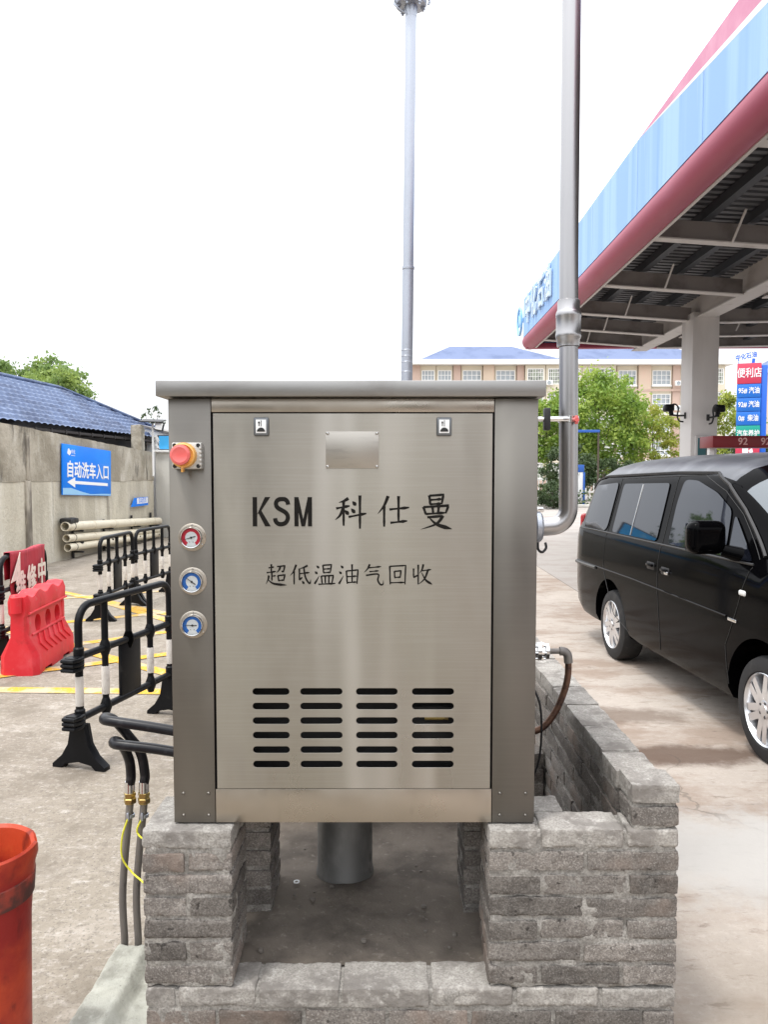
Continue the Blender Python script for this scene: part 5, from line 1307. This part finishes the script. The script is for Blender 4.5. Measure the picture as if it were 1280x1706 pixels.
CL = [(686, 700, 'k'), (700, 726, 'w'), (727, 754, 'w'), (755, 767, 'k'), (768, 803, 'w'), (804, 822, 'p'), (823, 859, 'w'), (860, 872, 'k'), (873, 906, 'b'), (907, 936, 'b'), (937, 966, 'b'), (967, 1022, 'b'), (1026, 1060, 'w'), (1061, 1081, 'p'), (1082, 1117, 'w'), (1118, 1130, 'k'), (1131, 1160, 'w'), (1161, 1172, 'p'), (1173, 1202, 'b')]
block('apartment_block', 'long tan apartment block with white window grids, cornice and slate blue hipped roofs', px(686), px(1205), 100, 15.1, [(px(a), px(c), k) for a, c, k in CL],
      [(px(700), px(752), px(857), px(932), 2.2), (px(935), px(962), px(1128), px(1178), 2.2)])
block('apartment_block', 'separate tan apartment block partly behind the price sign', 60.5, 78, 118, 17.0, [(60.6, 63, 'k'), (63.2, 66, 'w'), (66.4, 69.5, 'w'), (69.8, 73.5, 'b'), (74, 77.6, 'w')], [(59.5, 63, 74, 79, 2.2)], floors=5, fh=3.2)

acr = random.Random(4)
blk_ = [o for o in COL.objects if o.get('category') == 'building' and abs(o.location.y - 100) < 1][0]
for i, (pxa, fl) in enumerate(((729, 0), (761, 1), (812, 0), (866, 1), (912, 0), (960, 1), (1023, 0), (1023, 1), (1070, 1), (1124, 0), (1124, 1), (1070, 2))):
    x = px(pxa); z = 15.1 - .55 - 3 * fl - 1.95 - acr.uniform(.1, .5)
    b = B(); b.box((x - .42, 99.0, z), (x + .42, 99.42, z + .62), .03); ac = obj('air_conditioner', b, bld_white, blk_)
    b = B(); b.lathe([(0, .0), (.24, .0), (.24, .02)], 14, at(x - .08, 98.99, z + .31) @ FRONT); obj('fan_grille', b, pane_m, ac)

# ------------------------------------------------------------------ trees
def tree(name, label, cat, x, y, h, crown, mat, clumps=60, per=90, leaf=.14, trunk_r=.12, trunk_h=None, seed=1, group=None, stems=1, gap=.0):
    """crown = (rx, ry, rz, centre height)"""
    rn = random.Random(seed); rx, ry, rz, cz = crown
    t = thing(name, label, cat, (x, y, 0), 0, group)
    b = B(); ends = []
    for sN in range(stems):
        ox = (sN - (stems - 1) / 2) * trunk_r * 3
        th = trunk_h or (cz - rz * .6)
        p = [Vector((ox, 0, -.05)), Vector((ox + rn.uniform(-.1, .1), rn.uniform(-.1, .1), th * .5)), Vector((ox + rn.uniform(-.15, .15), rn.uniform(-.15, .15), th)), Vector((ox * 1.5 + rn.uniform(-.2, .2), 0, cz + rz * .5))]
        P = smooth_path(p, 5); b.tube(P, [trunk_r * (1 - .75 * i / (len(P) - 1)) for i in range(len(P))], 8)
        for k in range(7):
            a = rn.uniform(0, 6.28); st = P[int(len(P) * rn.uniform(.55, .9))]
            e = Vector((rx * .75 * math.cos(a), ry * .75 * math.sin(a), cz + rz * rn.uniform(-.5, .7)))
            b.tube(smooth_path([st, st.lerp(e, .5) + Vector((0, 0, .1 * rz)), e], 4), [trunk_r * .42 * (1 - .8 * i / 8) for i in range(9)], 6); ends.append(e)
    obj('trunk', b, bark, t, local=True)
    b = B()
    for c in range(clumps):
        while True:
            v = Vector((rn.uniform(-1, 1), rn.uniform(-1, 1), rn.uniform(-1, 1)))
            if .25 < v.length < 1: break
        v *= (.72 + .36 * rn.random()) / max(v.length, .55)
        ctr = Vector((v.x * rx, v.y * ry, cz + v.z * rz)); cr = min(rx, rz) * rn.uniform(.16, .34)
        n = int(per * rn.uniform(.5, 1.3))
        for i in range(n):
            d = Vector((rn.gauss(0, 1), rn.gauss(0, 1), rn.gauss(0, .8)))
            p = ctr + d * cr * .5
            s = leaf * rn.uniform(.6, 1.3)
            nrm = Vector((rn.uniform(-1, 1), rn.uniform(-1, 1), rn.uniform(-.2, 1))).normalized()
            u = nrm.orthogonal().normalized(); u = (Matrix.Rotation(rn.uniform(0, 6.28), 3, nrm) @ u); w_ = nrm.cross(u)
            f = b.bm.faces.new([b.bm.verts.new(p + q) for q in (-u * s * .5, w_ * s * .28 - u * .1 * s, u * s * .5 + nrm * s * .1, -w_ * s * .28 + u * .05 * s)])
            f.smooth = False
    b.keepn = True
    obj('crown', b, mat, t, local=True, flat=True)
    return t
tree('broadleaf_tree', 'full rounded green tree beyond the yard with the largest crown', 'tree', 12.4, 45, 6.9, (2.9, 2.6, 2.55, 4.35), leaf_a, 110, 190, .22, .13, 2.0, 11)
tree('broadleaf_tree', 'smaller green tree between the cabinet and the tall steel pipe', 'tree', 9.3, 44, 5.4, (1.35, 1.5, 1.7, 4.0), leaf_a, 46, 150, .20, .08, 1.8, 12)
tree('broadleaf_tree', 'thin yellow green tree directly on the bright side of the square canopy column', 'tree', 16.0, 46, 5.6, (1.5, 1.4, 2.2, 3.5), leaf_y, 55, 120, .18, .08, 1.5, 13)
tree('broadleaf_tree', 'yellow green tree between the canopy column and the price sign', 'tree', 18.9, 44, 5.9, (1.35, 1.4, 2.3, 3.6), leaf_y, 60, 130, .18, .09, 1.4, 14)
tree('broadleaf_tree', 'dark olive tree just in front of the yellow green one by the price sign', 'tree', 19.5, 41, 3.6, (1.3, 1.2, 1.3, 2.3), leaf_d, 45, 130, .16, .07, 1.0, 15)
tree('broadleaf_tree', 'green tree at the picture edge beyond the price sign', 'tree', 21.6, 42, 4.4, (1.5, 1.4, 1.7, 2.8), leaf_a, 45, 120, .17, .08, 1.0, 16)
tree('shrub', 'dark leafy shrub above the white railing beside the cabinet', 'shrub', 9.1, 38, 3.0, (1.3, 1.0, 1.1, 1.75), leaf_d, 45, 130, .16, .05, .7, 17)
tree('shrub', 'loose shrub with pale gaps beneath the big green tree', 'shrub', 11.9, 42, 2.6, (1.9, 1.0, 1.0, 1.4), leaf_d, 50, 110, .16, .05, .6, 18)
tree('shrub', 'clipped round dark bush low beside the steel elbow', 'shrub', 7.45, 34, 1.2, (.85, .7, .55, .62), leaf_d, 90, 90, .09, .04, .3, 19)
for i, (x, y, h, cr, lab, mt_) in enumerate((
    (-16.6, 32, 6.3, (1.5, 1.5, 1.5, 4.9), 'green tree behind the blue roof, nearest to the picture edge', leaf_bg),
    (-14.3, 33, 6.2, (1.35, 1.5, 1.6, 4.75), 'green tree in the middle of the group behind the blue roof', leaf_bg),
    (-13.1, 31, 5.8, (1.25, 1.4, 1.6, 4.15), 'green tree nearest to the cabinet of the group behind the blue roof', leaf_bg),
    (-17.9, 36, 5.2, (1.5, 1.5, 1.6, 4.6), 'pale green tree farthest back of the group behind the blue roof', leaf_y))):
    tree('broadleaf_tree', lab, 'tree', x, y, h, cr, mt_, 80, 150, .17, .13, 2.5, 30 + i, 'trees behind the blue roof')
tree('sapling', 'sparse leafy sprig rising behind the solar lamp', 'sapling', -7.4, 25, 3.9, (.42, .4, .42, 3.35), leaf_d, 14, 14, .10, .025, 2.4, 40)

# kerbside planting, railing, low walls at the far side of the yard
b = B(); 
hb = random.Random(5)
for i in range(5200):
    x = hb.uniform(6.2, 40); p = Vector((x, 36 + hb.uniform(-.5, .5), hb.uniform(.05, .75) + .12 * math.sin(x * 1.7)))
    s = .13 * hb.uniform(.6, 1.3); nrm = Vector((hb.uniform(-1, 1), hb.uniform(-1, .2), hb.uniform(0, 1))).normalized(); u = nrm.orthogonal().normalized(); w_ = nrm.cross(u)
    b.bm.faces.new([b.bm.verts.new(p + q) for q in (-u * s * .5, w_ * s * .4, u * s * .5, -w_ * s * .4)])
b.keepn = True
tag(obj('hedge', b, leaf_d, flat=True), 'low dark hedge running along the far kerb behind the van', 'hedge')
b = B(); b.box((4.0, 34.9, 0), (45, 35.2, .14), .02); tag(obj('kerb', b, grey_wall), kind='structure')
fe = thing('white_railing', 'white railing with looped bars beyond the hedge line', 'railing', (8.5, 39.5, 0))
b = B(); b.box((6.8, 39.4, .55), (13.5, 39.5, .63)); b.box((6.8, 39.4, 1.18), (13.5, 39.5, 1.27)); obj('rail', b, white_p, fe)
b = B()
for i in range(34): x = 6.9 + .2 * i; b.box((x - .028, 39.42, .2), (x + .028, 39.48, 1.18))
obj('baluster', b, white_p, fe)
b = B(); b.box((5.5, 52, 0), (44, 52.4, 1.0), .02); tag(obj('garden_wall', b, bld_pink), 'low pink wall in front of the apartment block', 'wall')
bd = thing('notice_board', 'small white board with blue edge between the steel pipe and the van', 'notice board', (9.0, 36.8, 0))
b = B(); b.box((8.6, 36.75, .25), (9.45, 36.82, 1.75), .01); obj('panel', b, white_p, bd)
b = B(); b.box((8.5, 36.73, 1.60), (9.5, 36.84, 1.95), .01); b.box((8.5, 36.73, 0), (8.6, 36.84, 1.59), .01); b.box((9.45, 36.73, 0), (9.55, 36.84, 1.59), .01); obj('frame', b, blue_bar, bd)
gt = thing('height_bar', 'blue crossbar on a thin post in front of the big green tree', 'height bar', (9.9, 36, 0))
b = B(); b.box((8.4, 35.95, 3.44), (10.0, 36.05, 3.56), .01); obj('crossbar', b, blue_bar, gt)
b = B(); b.cyl((9.95, 36, 0), (9.95, 36, 3.43), .045, 8); obj('post', b, bark, gt)

# ------------------------------------------------------------------ unseen buildings and trees added behind the viewpoint, shaping reflections and darkening the fronts
shop = thing('unseen_shop', 'unseen pale flat roofed shop with dark glazing, added to be reflected in the cabinet door', 'building', (-9.2, -11, 0))
b = B(); b.box((-16, -16, 0), (-2.6, -11, 3.9), .03); obj('wall', b, grey_wall, shop)
b = B(); b.box((-16.4, -16.4, 3.9), (-2.2, -10.4, 4.3), .03); obj('roof', b, grey_wall, shop)
for i in range(5):
    b = B(); b.box((-15.3 + 2.5 * i, -10.99, .5), (-13.2 + 2.5 * i, -10.93, 2.9), .01); obj('window', b, glass_m, shop)
store = thing('unseen_store', 'unseen reddish brown store with a dark door, added to be reflected in the cabinet', 'building', (7, -10, 0))
b = B(); b.box((2.6, -15, 0), (13, -10, 3.6), .03); obj('wall', b, bld_pink, store)
b = B(); b.box((2.3, -15.3, 3.6), (13.3, -9.6, 3.85), .03); obj('roof', b, dull_duct, store)
b = B(); b.box((4, -9.99, 0), (6.6, -9.93, 2.7), .01); obj('door', b, van_grey, store)
tree('broadleaf_tree', 'unseen dense tree beside the pale shop, added to darken the reflection in the cabinet', 'tree', -2.3, -8.5, 4.2, (1.1, 1.2, 1.3, 2.3), leaf_d, 60, 90, .17, .1, 1.2, 51)
tree('broadleaf_tree', 'unseen dense tree beside the brown store, added to darken the reflection in the cabinet', 'tree', 2.0, -8.2, 4.0, (.9, 1.2, 1.2, 2.2), leaf_d, 60, 90, .17, .1, 1.2, 52)
